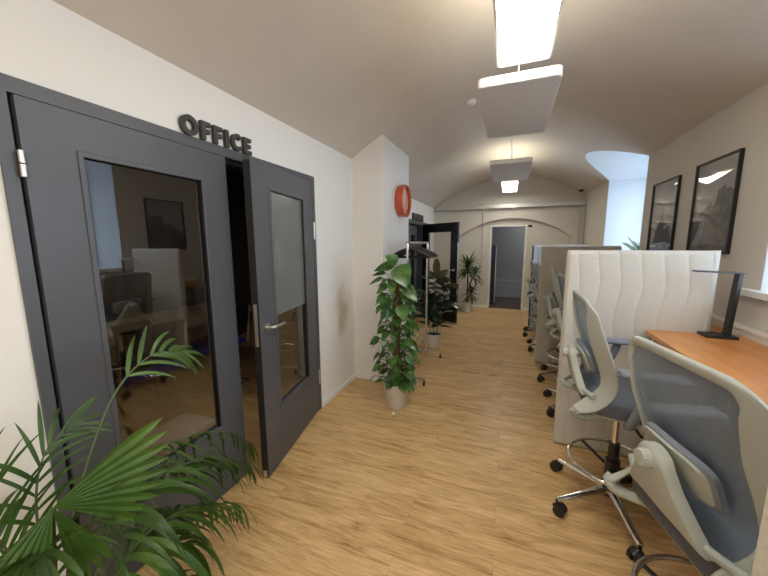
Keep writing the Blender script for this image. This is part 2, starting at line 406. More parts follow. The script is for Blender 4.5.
# ------------------------------------------------------------------ office double door
d1 = empty('door_1', (XL, 1.46, 0)); tag(d1, kind='structure')
fy0, fy1, fz = D1[0]-1.46, D1[1]-1.46, D1[2]
m = MB()
m.box(-.20, .012, fy0, fy0+.036, 0, fz); m.box(-.20, .012, fy1-.04, fy1, 0, fz); m.box(-.20, .012, fy0+.036, fy1-.04, fz-.052, fz)
m.build('door_frame', M_door, d1)
m = MB(); m.box(-.06, -.012, fy0+.036, fy0+.075, 0, fz-.052); m.box(-.06, -.03, fy0+.06, fy1-.04, fz-.075, fz-.052); m.box(-.06, -.03, fy1-.07, fy1-.04, 0, fz-.06)
m.build('door_seal', M_doordark, d1)
# leaf in its own local frame: s along width from the hinge, x outward
LW, LH = .835, 1.984
def leaf(parent, W, g0, g1, gz0, gz1, flip):
    """local: hinge at origin, leaf runs along +y (flip=1) or -y (flip=-1), face at x=0..-.045"""
    L = empty('door_leaf', (0, 0, 0), 0, parent)
    def bx(mb, x0, x1, s0, s1, z0, z1):
        a, b = s0*flip, s1*flip
        mb.box(x0, x1, min(a, b), max(a, b), z0, z1)
    m = MB(); t = -.045
    bx(m, t, 0, 0, g0, .008, LH); bx(m, t, 0, g1, W, .008, LH); bx(m, t, 0, g0, g1, .008, gz0); bx(m, t, 0, g0, g1, gz1, LH)
    m.build('leaf_panel', M_door, L)
    m = MB(); w = .014
    for x0, x1 in ((-.004, .006), (t-.006, t+.004)):
        bx(m, x0, x1, g0-w, g0+.006, gz0-w, gz1+w); bx(m, x0, x1, g1-.006, g1+w, gz0-w, gz1+w)
        bx(m, x0, x1, g0, g1, gz0-w, gz0+.006); bx(m, x0, x1, g0, g1, gz1-.006, gz1+w)
    m.build('glazing_bead', M_door, L, bevel=.003)
    m = MB(); bx(m, t+.006, -.006, g0-.004, g0+.002, gz0, gz1); bx(m, t+.006, -.006, g1-.002, g1+.004, gz0, gz1)
    bx(m, t+.006, -.006, g0, g1, gz1-.003, gz1+.004)
    m.build('glass_gasket', M_doordark, L)
    m = MB(); bx(m, -.024, -.018, g0, g1, gz0, gz1); m.build('glass_pane', M_glass, L)
    return L
L1 = leaf(d1, LW, .162, .675, .432, 1.832, 1)
L1.location = (.016, .600-1.46, 0)
m = MB(); m.cyl((.012, -.008, 1.722), (.012, -.008, 1.762), .0095); m.cyl((.012, -.008, 1.766), (.012, -.008, 1.806), .0095)
m.cyl((.008, -.012, .25), (.008, -.012, .32), .0085); m.build('hinge', M_steel, L1, smooth=True)
L2 = leaf(d1, .862, .175, .668, .395, 1.832, -1)
M_sheet = mat('pale_pane_sheet', (.22, .24, .235), rough=.25, noise=.15, nscale=6)
_nt = M_sheet.node_tree; _b = _nt.nodes['Principled BSDF']; _b.inputs['Alpha'].default_value = .62
MB().box(-.0175, -.0165, -.668, -.175, 1.02, 1.832).build('pale_sheet', M_sheet, L2)  # pale half-transparent sheet over the upper part of the pane
L2.location = (.010, 2.298-1.46, 0); L2.rotation_euler = (0, 0, math.radians(11.2))
m = MB(); m.box(-.044, -.001, -.8635, -.8615, .02, 1.96); m.build('leaf_edge', M_black, L2)
m = MB(); m.box(-.034, -.012, -.8655, -.8625, .88, 1.14); m.build('lock_plate', M_steel, L2)
def handle(par, s, z, side):
    m = MB(); m.cyl((0, s, z), (.010*side, s, z), .026, n=24)
    m.tube(catmull([(.006*side, s, z), (.035*side, s, z), (.052*side, s+.012, z), (.055*side, s+.05, z-.001), (.053*side, s+.13, z-.004)], 6), .0095, 12)
    m.cyl((0, s, z-.085), (.008*side, s, z-.085), .022, n=20) if side < 0 else None
    m.build('door_handle', M_steel, par, smooth=True)
handle(L2, -.79, .985, 1)
m = MB(); m.cyl((.006, .012, 1.53), (.006, .012, 1.67), .008); m.cyl((.006, .012, .25), (.006, .012, .38), .008); m.build('hinge', M_steel, L2, smooth=True)
m = MB(); m.box(-.036, -.010, -.8665, -.8615, .012, .06); m.build('bottom_bolt', M_steel, L2)

# ------------------------------------------------------------------ OFFICE letters
def letter_poly(ch, h):
    s = h; t = .26*s
    if ch == 'F': return [[(0,0),(t,0),(t,.37*s),(.55*s,.37*s),(.55*s,.60*s),(t,.60*s),(t,.77*s),(.62*s,.77*s),(.62*s,s),(0,s)]], .66*s
    if ch == 'E': return [[(0,0),(.64*s,0),(.64*s,.23*s),(t,.23*s),(t,.385*s),(.58*s,.385*s),(.58*s,.61*s),(t,.61*s),(t,.77*s),(.64*s,.77*s),(.64*s,s),(0,s)]], .68*s
    if ch == 'I': return [[(0,0),(t,0),(t,s),(0,s)]], .34*s
    N = 28
    if ch == 'O': a0, a1 = 0, 2*PI; rx, ry, adv = .50*s, .52*s, 1.04*s
    else: a0, a1 = math.radians(42), math.radians(318); rx, ry, adv = .46*s, .52*s, .80*s
    q = []
    for k in range(N):
        ta, tb = lerp(a0, a1, k/N), lerp(a0, a1, (k+1)/N)
        o = lambda t, f: (rx + (rx*f)*cos(t), .5*s + (ry if f == 1 else ry*f)*sin(t))
        fi = .50
        q.append([o(ta, 1), o(tb, 1), (rx+rx*fi*cos(tb), .5*s+ry*fi*1.02*sin(tb)), (rx+rx*fi*cos(ta), .5*s+ry*fi*1.02*sin(ta))])
    return q, adv
sg = empty('office_sign', (XL+.004, 1.178, D1[2]-.004)); tag(sg, 'dark cut-out capital letters spelling OFFICE standing on the double door frame', 'sign')
y = 0
for ch in 'OFFICE':
    polys, adv = letter_poly(ch, .094)
    m = MB()
    for p in polys:
        m.prism(p, Matrix(((0, 0, .022, 0), (1, 0, 0, y), (0, 1, 0, .0042), (0, 0, 0, 1))))
    m.build('letter', M_letter, sg); y += adv + .014
# small dark sign board above the second door
tag(MB().box(XF+.002, XF+.03, 5.62, 6.36, D2[2]+.002, D2[2]+.125).build('sign_board', M_letter, bevel=.003), 'small dark board standing on top of the black door frame behind the pillar', 'sign')

# ------------------------------------------------------------------ second (black) door, standing open
d2 = empty('door_2', (XF, 5.8, 0)); tag(d2, kind='structure')
fy0, fy1 = D2[0]-5.8, D2[1]-5.8
m = MB(); m.box(-.2, .014, fy0, fy0+.07, 0, D2[2]); m.box(-.2, .014, fy1-.07, fy1, 0, D2[2]); m.box(-.2, .014, fy0+.07, fy1-.07, D2[2]-.07, D2[2])
m.build('door_frame', M_door, d2, bevel=.003)
# closed dark leaf
m = MB(); y0, y1 = fy0+.075, fy0+.66
m.box(-.05, -.01, y0, y0+.14, .01, 1.8); m.box(-.05, -.01, y1-.14, y1, .01, 1.8); m.box(-.05, -.01, y0+.14, y1-.14, .01, .4); m.box(-.05, -.01, y0+.14, y1-.14, 1.64, 1.8)
cl = m.build('door_leaf', M_door, d2, bevel=.002)
MB().box(-.032, -.028, y0+.14, y1-.14, .4, 1.64).build('glass_pane', M_glass, cl)
# open leaf: perpendicular into corridor
ol = empty('door_leaf', (.03, 6.44-5.8, 0), math.radians(-35.0), d2)
W2 = .955; t2 = .045; H2 = 1.86
m = MB(); m.box(0, .17, -t2, 0, .01, H2); m.box(W2-.17, W2, -t2, 0, .01, H2); m.box(.17, W2-.17, -t2, 0, .01, .42); m.box(.17, W2-.17, -t2, 0, H2-.17, H2)
m.build('leaf_panel', M_black, ol, bevel=.002)
MB().box(.17, W2-.17, -.026, -.02, .42, H2-.17).build('glass_pane', glass_mat('clear_pane', .0, (.93, .92, .9)), ol)
m = MB()
for zz in (.995,):
    m.cyl((W2-.07, -t2, zz), (W2-.07, -t2-.01, zz), .024); m.tube(catmull([(W2-.07, -t2, zz), (W2-.07, -t2-.045, zz), (W2-.085, -t2-.055, zz), (W2-.19, -t2-.055, zz)], 5), .009, 10)
m.build('door_handle', M_steel, ol, smooth=True)
MB().box(W2-.0015, W2+.001, -.036, -.01, .55, 1.5).build('lock_plate', M_steel, ol)

# ------------------------------------------------------------------ office interior (dark)
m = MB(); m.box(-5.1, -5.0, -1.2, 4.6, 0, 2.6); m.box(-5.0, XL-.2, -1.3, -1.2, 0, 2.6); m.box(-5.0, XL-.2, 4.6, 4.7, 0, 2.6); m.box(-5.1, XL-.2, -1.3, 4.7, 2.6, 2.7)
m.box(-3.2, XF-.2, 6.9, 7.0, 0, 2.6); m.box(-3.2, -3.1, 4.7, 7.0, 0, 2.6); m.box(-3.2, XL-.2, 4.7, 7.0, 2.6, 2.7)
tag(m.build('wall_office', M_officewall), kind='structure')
tb = empty('meeting_table', (-3.17, 2.0, 0), 0); tag(tb, 'light wooden meeting table in the dark office, seen through the door glass', 'table')
MB().box(-.45, .45, -.95, .95, .72, .745).build('table_top', M_tabletop, tb, bevel=.004)
for sx in (-1, 1):
    for sy in (-1, 1): MB().box(sx*.40-.02, sx*.40+.02, sy*.88-.02, sy*.88+.02, 0, .72).build('leg', M_chrome, tb)
def office_chair():
    r = empty('cantilever_chair')
    MB().box(-.23, .23, -.23, .23, .44, .50).build('seat', M_bluefab, r, bevel=.02)
    MB().grid(lambda u, v: Vector((-.24-.05*v, lerp(-.22, .22, u), .55+.33*v)), 6, 6).build('backrest', M_black, r, solid=.02)
    for s in (-1, 1):
        MB().tube(catmull([(-.28, s*.24, .86), (-.25, s*.24, .50), (-.20, s*.24, .44), (.20, s*.24, .43), (.25, s*.24, .38), (.25, s*.24, .05), (.22, s*.24, .012), (-.24, s*.24, .012)], 5), .011, 8).build('leg', M_chrome, r, smooth=True)
    MB().tube([(-.24, -.24, .012), (-.24, .24, .012)], .011, 8).build('crossbar', M_chrome, r, smooth=True)
    return r
oc = office_chair(); oc.location = (-2.80, 1.60, 0); oc.rotation_euler = (0, 0, PI*.97)
tag(oc, 'blue upholstered chair with chrome tube legs nearest the door glass, by the office table', 'chair')
oc2 = copy_tree(oc); oc2.location = (-2.80, 2.30, 0); oc2.rotation_euler = (0, 0, PI*1.05)
tag(oc2, 'blue upholstered chair further right at the office table, behind the door glass', 'chair')
tag(MB().box(-.16, .16, -.2, .2, 0, .16).build('pale_patch_box', M_white, loc=(-2.20, 1.46, 0), bevel=.01), 'low white box made up for a pale patch behind the door glass', 'box')  # box invented to give the pale patch low in the glass

# ------------------------------------------------------------------ partitions
def partition(name, x0, x1, y, H, M1, M2, label, rail=None, z0=.004):
    r = empty(name, ((x0+x1)/2, y, 0)); tag(r, label, 'partition', 'quilted desk partitions')
    W = x1-x0; t = .048
    MB().box(-W/2, W/2, -.013, .013, z0, H-.01).build('core_panel', M2, r, bevel=.004)
    pitch = .118
    def face(sgn):
        def fn(u, v):
            x = -W/2 + W*u; z = z0+(H-z0)*v
            ph = x + .013*sin(z*2*PI/.47 + 1.0)
            q = abs(sin(PI*(ph+.33)/pitch)) + .004
            d = .013 + .009*q**.28
            e = min(1, min(u, 1-u)*W/.018, min(v, 1-v)*H/.018)
            d = (d*.999)*math.sqrt(max(0, 1-(1-e)**2)) + .0
            return Vector((x, sgn*(.013+d), z))
        return fn
    mb = MB(); mb.grid(face(-1), 230, 60); mb.build('quilted_cover', M1, r, smooth=True)
    mb = MB(); mb.grid(face(1), 60, 24); mb.build('quilted_cover', M1, r, smooth=True)
    MB().box(-W/2-.004, -W/2+.004, -.02, .02, z0, H-.004).build('side_edge', M_edge, r, bevel=.003)
    MB().box(W/2-.006, W/2+.008, -.019, .019, z0, H+.002).build('side_rail', M_alu, r, bevel=.002)
    if rail: MB().box(-W/2, W/2, -.02, .02, H-.004, H+.012).build('top_rail', rail, r, bevel=.002)
    return r
partition('desk_partition', .385, 1.178, 2.535, 1.442, M_fabric, M_edge, 'cream quilted fabric partition with wavy seams, large one behind the desk lamp')
partition('desk_partition', .372, 1.16, 4.28, 1.442, M_fabric2, M_edge, 'quilted partition coloured grey-beige for shade, second along the desk row beyond the large cream one', M_galv)
p3 = partition('desk_partition', .385, 1.16, 5.98, 1.44, M_fabric3, M_black, 'pale bluish partition with a dark edge and metal top rail, farthest of the desk row', M_alu)
MB().box(-.3955, -.379, -.036, .036, .004, 1.442).build('dark_edge_strip', M_black, p3)
partition('desk_partition', .372, 1.16, .574, 1.442, M_fabric, M_edge, 'cream fabric partition edge cut off at the bottom right corner, closest to the viewer')

# ------------------------------------------------------------------ desks
def desk(y0, y1, label):
    r = empty('desk', (1.085, (y0+y1)/2, 0)); tag(r, label, 'desk', 'wooden desks along the right wall')
    hx0, hx1, hl = .845-1.085, 1.326-1.085, (y1-y0)/2
    Z = .935
    poly = [(hx0, -hl+.03), (hx0+.02, -hl), (hx1, -hl), (hx1, hl), (hx0+.03, hl), (hx0, hl-.03)]
    MB().prism(poly, Matrix(((1, 0, 0, 0), (0, 1, 0, 0), (0, 0, .026, Z-.026), (0, 0, 0, 1)))).build('desktop', M_desk, r, bevel=.002)
    for sx in (hx0+.05, hx1-.05):
        for sy in (-1, 1):
            MB().box(sx-.02, sx+.02, sy*(hl-.06)-.02, sy*(hl-.06)+.02, 0, Z-.026).build('leg', M_alu, r, bevel=.002)
    MB().box(hx0+.14, hx0+.17, -hl+.08, hl-.08, Z-.075, Z-.026).box(hx1-.06, hx1-.03, -hl+.08, hl-.08, Z-.075, Z-.026).build('apron', M_alu, r)
    return r
desk(.625, 2.490, 'orange-brown wooden desk with the black lamp on it, nearest the viewer')
desk(2.585, 4.235, 'wooden desk hidden between the cream and the grey-beige partition')
desk(4.325, 5.935, 'wooden desk between the second and the farthest partition')

# ------------------------------------------------------------------ desk lamp
lp = empty('desk_lamp', (1.20, 2.43, .935)); tag(lp, 'slim black desk lamp with flat angled head on the orange-brown desk', 'lamp')
MB().box(-.092, .058, -.05, .05, .0, .017).build('base', M_black, lp, bevel=.004)
m = MB(); m.tube([(.022, 0, .012), (.036, -.005, .378)], .0215, 4, flat=.35, up=(0, 1, 0)); m.build('arm', M_black, lp)
m = MB(); m.cyl((.022, -.024, .022), (.022, .024, .022), .012); m.build('joint', M_blackplastic, lp, smooth=True)
M_ = Matrix.Translation((.036, -.005, .383)) @ Matrix.Rotation(math.radians(2), 4, 'Y')
MB().box(-.205, .022, -.022, .022, -.005, .005, M_).build('lamp_head', mat('lamp_head_grey', (.10, .11, .13), rough=.25, metal=.4), lp, bevel=.002)

# ------------------------------------------------------------------ drafting chairs
PROF = [(-.222, 1.205), (-.205, 1.12), (-.178, 1.02), (-.142, .92), (-.118, .83), (-.132, .765), (-.178, .705), (-.250, .655)]
PP = catmull([(x, 0, z) for x, z in PROF], 10)
LEN = [0]
for i in range(1, len(PP)): LEN.append(LEN[-1] + (PP[i]-PP[i-1]).length)
TOT = LEN[-1]
def prof(s):
    s = max(0, min(TOT, s))
    for i in range(1, len(PP)):
        if s <= LEN[i]:
            t = (s-LEN[i-1])/(LEN[i]-LEN[i-1]); p = PP[i-1].lerp(PP[i], t); d = (PP[i]-PP[i-1]).normalized(); return p, d
    return PP[-1], (PP[-1]-PP[-2]).normalized()
def halfw(s):
    t = s/TOT
    return .222 + .020*sin(PI*min(1, t*1.15)) - (.016*max(0, t-.72)/.28)
def make_chair():
    r = empty('drafting_chair')
    # castor base
    for k in range(5):
        a = math.radians(64 + 72*k); d = Vector((cos(a), sin(a), 0)); n = Vector((-sin(a), cos(a), 0))
        m = MB(); pts = [d*.02 + Vector((0, 0, .118)), d*.06+Vector((0, 0, .118)), d*.16+Vector((0, 0, .104)), d*.27+Vector((0, 0, .088)), d*.315+Vector((0, 0, .083))]
        m.tube(pts, [.026, .026, .021, .017, .014], 10, flat=.7, up=(0, 0, 1)); b = m.build('base_leg', M_chrome, r, smooth=True)
        cpos = d*.312; ta = a + 1.1*((k*37) % 5 - 2); tn = Vector((cos(ta), sin(ta), 0)); ax = Vector((-sin(ta), cos(ta), 0))
        m = MB(); cc = cpos + tn*.018 + Vector((0, 0, .031))
        for sg in (-1, 1): m.cyl(cc+ax*sg*.007, cc+ax*sg*.026, .0305, n=22)
        m.cyl(cc-ax*.02, cc+ax*.02, .009)
        m.tube([cc + tn*.024 + Vector((0, 0, .012)), cc+Vector((0, 0, .034)), cpos + Vector((0, 0, .05)), cpos - tn*.014 + Vector((0, 0, .036))], .012, 8, flat=1)
        m.cyl(cpos+Vector((0, 0, .045)), cpos+Vector((0, 0, .082)), .008)
        m.build('castor', M_blackplastic, b, smooth=True)
    MB().cyl((0, 0, .09), (0, 0, .15), .038).cyl((0, 0, .15), (0, 0, .40), .026).build('gas_column', M_blackplastic, r, smooth=True)
    MB().cyl((0, 0, .40), (0, 0, .60), .015).build('piston', M_chrome, r, smooth=True)
    m = MB(); m.tube([(.215*cos(t), .215*sin(t), .285) for t in [2*PI*k/40 for k in range(40)]], .0105, 10, closed=True); fring = m.build('foot_ring', M_chrome, r, smooth=True)
    for k in range(3):
        a = math.radians(125+120*k); MB().tube([(.025*cos(a), .025*sin(a), .245), (.21*cos(a), .21*sin(a), .283)], .011, 8, flat=.6, up=(0, 0, 1)).build('ring_spoke', M_blackplastic, fring, smooth=True)
    MB().cyl((0, 0, .215), (0, 0, .30), .036).build('ring_hub', M_blackplastic, fring, smooth=True)
    m = MB(); m.box(-.13, .12, -.075, .075, .588, .632); m.build('tilt_mechanism', M_blackplastic, r, bevel=.012)
    m = MB(); m.tube([(.02, -.06, .60), (.03, -.20, .588), (.035, -.235, .585)], .007, 8); m.build('lever', M_blackplastic, r, smooth=True)
    # seat
    def seat(z0, z1, gx, gy, off):
        def outline(n=48):
            o = []
            for k in range(n):
                t = 2*PI*k/n; cx, sy = cos(t), sin(t); e = .36
                X = .045 + gx*(abs(cx)**e)*(1 if cx >= 0 else -1); Y = gy*(abs(sy)**e)*(1 if sy >= 0 else -1)
                Y *= 1 - .10*max(0, -(X-.045))/gx
                o.append((X, Y))
            return o
        return outline()
    o = seat(0, 0, .235, .245, 0); n = len(o); m = MB(); vs = []
    zs = [(.644, .93), (.648, .985), (.665, 1.0), (.692, .99), (.706, .95), (.712, .86), (.712, .4)]
    for z, s in zs:
        for X, Y in o:
            zz = z - (.018*max(0, (X-.16)/.12)**2 if z > .66 else 0)
            vs.append(Vector((.045+(X-.045)*s, Y*s, zz)))
    fs = [(k*n+i, k*n+(i+1) % n, (k+1)*n+(i+1) % n, (k+1)*n+i) for k in range(len(zs)-1) for i in range(n)] + [tuple(range(n-1, -1, -1)), tuple(range((len(zs)-1)*n, len(zs)*n))]
    m.add(vs, fs); m.build('seat_cushion', M_cseat, r, smooth=True)
    m = MB(); vs = []
    for z, s in ((.618, .55), (.622, .80), (.636, .95), (.648, .97)):
        for X, Y in o: vs.append(Vector((.045+(X-.045)*s, Y*s, z)))
    fs = [(k*n+i, k*n+(i+1) % n, (k+1)*n+(i+1) % n, (k+1)*n+i) for k in range(3) for i in range(n)] + [tuple(range(n-1, -1, -1)), tuple(range(3*n, 4*n))]
    m.add(vs, fs); m.build('seat_pan', M_cgrey, r, smooth=True)
    # back frame: rounded loop on the S-curved profile
    m = MB()
    NS = 40; pts = []
    def pt(lat, s):
        p, d = prof(s); nrm = Vector((d.z, 0, -d.x)); return Vector((p.x, lat, p.z)), d, nrm
    rc = .075
    path = []
    def W(s): return halfw(s)
    # top edge left->right, right side, bottom, left side
    SB = TOT*.985
    for k in range(25, -1, -1): q_ = lerp(rc, SB, k/25); path.append((W(q_), q_))
    for k in range(1, 8): a = PI/2*k/8; path.append(((W(rc)-rc) + rc*cos(a), rc-rc*sin(a)))
    for k in range(9): path.append((lerp(W(0)-rc, -(W(0)-rc), k/8), 0))
    for k in range(1, 8): a = PI/2*k/8; path.append((-(W(rc)-rc) - rc*sin(a), rc-rc*cos(a)))
    for k in range(0, 26): q_ = lerp(rc, SB, k/25); path.append((-W(q_), q_))
    N = len(path); vs = []; n = 14
    for k in range(N):
        l, s = path[k]; l0, s0 = path[max(0, k-1)]; l1, s1 = path[min(N-1, k+1)]
        p, d, nr = pt(l, s); p0 = pt(l0, s0)[0]; p1 = pt(l1, s1)[0]
        tan = (p1-p0).normalized(); bi = tan.cross(nr).normalized()
        if bi.dot(Vector((0, l, 0)) - d*.2) < 0 and abs(tan.y) < .9: bi = -bi
        if abs(tan.y) >= .9: bi = -d
        tt = s/TOT; sw = 1-abs(tan.y)
        sw = max(0, min(1, sw*1.3))
        ph = math.radians(42)*sw
        wide = bi*cos(ph) - nr*sin(ph); thin = (nr*cos(ph) + bi*sin(ph))
        end = max(0, (tt-.86)/.14)
        w = lerp(.015, .043, sw*min(1, .40+tt*2.2)) * (1-.50*end)
        th = lerp(.010, .0085, sw) + .006*end
        c0 = p - nr*.008*sw - bi*.005*sw*(1-end)
        for i in range(n):
            t = 2*PI*i/n; cx, sy = cos(t), sin(t); e = .6
            cx = (abs(cx)**e)*(1 if cx > 0 else -1); sy = (abs(sy)**e)*(1 if sy > 0 else -1)
            vs.append(c0 + wide*cx*w + thin*sy*th)
    fs = [(k*n+i, k*n+(i+1) % n, (k+1)*n+(i+1) % n, (k+1)*n+i) for k in range(N-1) for i in range(n)] + [tuple(range(n-1, -1, -1)), tuple(range((N-1)*n, N*n))]
    m.add(vs, fs); m.build('back_frame', M_cgrey, r, smooth=True)
    MB().tube(catmull([(-.165, -.222, .742), (-.196, -.13, .735), (-.205, 0, .732), (-.196, .13, .735), (-.165, .222, .742)], 6), .013, 10).build('crossbar', M_cgrey, r, smooth=True)
    # mesh
    def mf(u, v):
        s = lerp(.004, TOT*.84, v); w = halfw(s)-.012
        if s < rc: w = (halfw(rc)-rc) + math.sqrt(max(0, rc*rc-(rc-s)**2)) - .004
        p, d = prof(s); l = lerp(-w, w, u)
        return Vector((p.x+.006-.018*(1-(2*u-1)**2)*sin(PI*v), l, p.z))
    MB().grid(mf, 14, 30).build('back_mesh', M_cmesh, r, smooth=True)
    # rear bracket: tear drop shell from the bottom bar up to the knob
    m = MB(); poly = []
    ap = Vector((-.262, 0, .905)); hwid = .14
    L = []
    outl = [(-.158, .718), (-.150, .735), (-.112, .79), (-.080, .84), (-.062, .885), (-.042, .918), (0, .932), (.042, .918), (.062, .885), (.080, .84), (.112, .79), (.150, .735), (.158, .718)]
    outl = [(l, z) for l, z in outl]
    def bx_(z, l): return -.212 - .036*min(1, max(0, (z-.72)/.17)) + .55*l*l
    cpts = catmull([(0, l, z) for l, z in outl], 4)
    ring1 = [Vector((bx_(p.z, p.y), p.y, p.z)) for p in cpts]
    K = len(ring1); cen_f = []
    vs = []
    for off, sc in ((.020, 1.0), (-.004, 1.0), (-.013, .93), (-.016, .80), (-.016, .0)):
        for p in ring1:
            q = Vector((0, 0, .81)); y_ = p.y*sc; z_ = q.z + (p.z-q.z)*sc
            vs.append(Vector((bx_(z_, y_)+off, y_, z_)))
    fs = [(k*K+i, k*K+(i+1) % K, (k+1)*K+(i+1) % K, (k+1)*K+i) for k in range(4) for i in range(K)] + [tuple(range(K-1, -1, -1))]
    m.add(vs, fs); rb_ = m.build('rear_bracket', M_cgrey, r, smooth=True)
    # lower wings linking bar to seat
    for s in (-1, 1):
        MB().tube(catmull([(-.232, s*.208, .668), (-.243, s*.205, .645), (-.222, s*.195, .622), (-.15, s*.165, .612), (-.02, s*.09, .616)], 6), [.022]*25, 10, flat=.8, up=(0, 0, 1)).build('back_link', M_cgrey, r, smooth=True)
    m = MB(); m.cyl((-.255, 0, .888), (-.287, 0, .888), .028, .024, n=28)
    for k in range(14):
        a = 2*PI*k/14; m.cyl((-.266, .0262*cos(a), .888+.0262*sin(a)), (-.287, .0228*cos(a), .888+.0228*sin(a)), .0024, n=6)
    m.build('tension_knob', M_cgrey, rb_, smooth=True, bevel=.002)
    # lumbar pad
    def pad(x0, gy, gz, t, name, M):
        m = MB(); vs = []; n = 40
        for off, sc in ((0, .9), (-.004, 1.0), (-t, 1.0), (-t-.006, .93), (-t-.007, .01)):
            for k in range(n):
                a = 2*PI*k/n; cx, sy = cos(a), sin(a); e = .45
                Y = gy*sc*(abs(cx)**e)*(1 if cx >= 0 else -1); Z = gz*sc*(abs(sy)**e)*(1 if sy >= 0 else -1)
                vs.append(Vector((x0+off+ .55*Y*Y + -.35*(Z), Y, .884+Z)))
        fs = [(k*n+i, k*n+(i+1) % n, (k+1)*n+(i+1) % n, (k+1)*n+i) for k in range(4) for i in range(n)] + [tuple(range(n-1, -1, -1)), tuple(range(4*n, 5*n))]
        m.add(vs, fs); m.build(name, M, r, smooth=True)
    pad(-.168, .136, .068, .020, 'lumbar_cushion', M_carm)
    pad(-.189, .127, .058, .008, 'lumbar_plate', M_cgrey)
    MB().cyl((-.20, 0, .888), (-.245, 0, .888), .02).build('lumbar_arm', M_cgrey, r, smooth=True)
    # arms
    for s in (-1, 1):
        m = MB(); m.tube(catmull([(-.02, s*.215, .632), (-.03, s*.285, .645), (-.02, s*.30, .70), (.02, s*.292, .80), (.045, s*.288, .888)], 6), [.022]*25, 10, flat=.55, up=(0, 1, 0)); asup = m.build('arm_support', M_carm, r, smooth=True)
        MB().box(-.09, .16, s*.285-.042, s*.285+.042, .888, .914).build('arm_pad', M_carm, asup, bevel=.012, seg=3)
    return r
chA = make_chair(); chA.location = (.595, 1.965, 0); chA.rotation_euler = (0, 0, math.radians(-1))
G = 'grey mesh drafting chairs'
tag(chA, 'pale grey mesh drafting chair facing the wooden desk in front of the large cream partition', 'chair', G)
def cc(x, y, rz, label, drop=0):
    c = copy_tree(chA); c.location = (x, y, 0)
    for ch in c.children:          # gas lift set lower: everything above the column comes down
        if drop and ch.name.split('.')[0] not in ('base_leg', 'castor', 'gas_column', 'foot_ring', 'ring_spoke', 'ring_hub', 'piston'): ch.location.z -= drop
        if drop and ch.name.startswith('foot_ring'): ch.location.z += .025
    c.rotation_euler = (0, 0, math.radians(rz)); tag(c, label, 'chair', G); return c
cc(.676, 1.165, 13, 'large pale grey mesh drafting chair at the bottom right, closest, back turned to the viewer', .035)
cc(.665, 3.09, 2, 'mesh drafting chair just behind the edge of the cream partition')
cc(.665, 3.78, -6, 'mesh drafting chair against the grey-beige partition, farther of the two behind the cream one')
cc(.60, 4.83, 2, 'mesh drafting chair just beyond the grey-beige partition')
cc(.57, 5.56, 0, 'mesh drafting chair in front of the farthest pale bluish partition')

# ------------------------------------------------------------------ ceiling lights and acoustic panels
def light_panel(x, y0, y1, z, M, label, w=.278):
    r = empty('ceiling_light', (x, (y0+y1)/2, z)); tag(r, label, 'ceiling light', 'suspended ceiling lights')
    h = (y1-y0)/2
    m = MB(); e = .012
    m.box(-w/2, -w/2+e, -h, h, 0, .022); m.box(w/2-e, w/2, -h, h, 0, .022); m.box(-w/2, w/2, -h, -h+e, 0, .022); m.box(-w/2, w/2, h-e, h, 0, .022); m.box(-w/2+e, w/2-e, -h+e, h-e, .014, .022)
    m.build('frame', M_alu, r)
    MB().box(-w/2+e, w/2-e, -h+e, h-e, .003, .012).build('diffuser', M, r)
    m = MB()
    for sy in (-1, 1): m.cyl((0, sy*h*.8, .02), (0, sy*h*.8, vault(x)-z), .0015, n=6)
    m.build('suspension_wire', M_steel, r)
    return r
light_panel(.028, .92, 2.12, 2.5, M_emit, 'large bright rectangular ceiling light at the top of the picture')
light_panel(-.035, 5.93, 7.13, 2.5, M_emit2, 'small-looking bright ceiling light at the far end of the corridor')
def baffle(x, y0, y1, z, w, label, wy):
    r = empty('acoustic_panel', (x, (y0+y1)/2, z)); tag(r, label, 'acoustic panel', 'suspended acoustic panels')
    h = (y1-y0)/2; rad = .035
    def rr(w, h, rad, n=5):
        o = []
        for cx, cy, a in ((w-rad, h-rad, 0), (-w+rad, h-rad, 90), (-w+rad, -h+rad, 180), (w-rad, -h+rad, 270)):
            for k in range(n+1): t = math.radians(a+90*k/n); o.append((cx+rad*cos(t), cy+rad*sin(t)))
        return o
    MB().prism(rr(w/2, h, rad), Matrix(((1, 0, 0, 0), (0, 1, 0, 0), (0, 0, .046, .003), (0, 0, 0, 1)))).build('felt_edge', M_baffle_side, r, bevel=.004)
    MB().prism(rr(w/2-.003, h-.003, rad), Matrix(((1, 0, 0, 0), (0, 1, 0, 0), (0, 0, .003, 0), (0, 0, 0, 1)))).build('felt_face', M_baffle, r)
    m = MB()
    for sy in (-.7, .7): m.cyl((0, sy*h, .04), (0, sy*h, vault(x)-z), .0015, n=6)
    m.cyl((wy[0], h*.98, .045), (wy[0], h+.25, vault(x)-z), .004, n=8)
    m.build('suspension_wire', M_steel, r)
baffle(.005, 1.965, 2.90, 2.345, .425, 'pale grey acoustic panel hanging just past the large ceiling light', (-.02, 0))
baffle(-.025, 3.86, 4.93, 2.345, .44, 'smaller-looking grey acoustic panel hanging before the far ceiling light', (.01, 0))
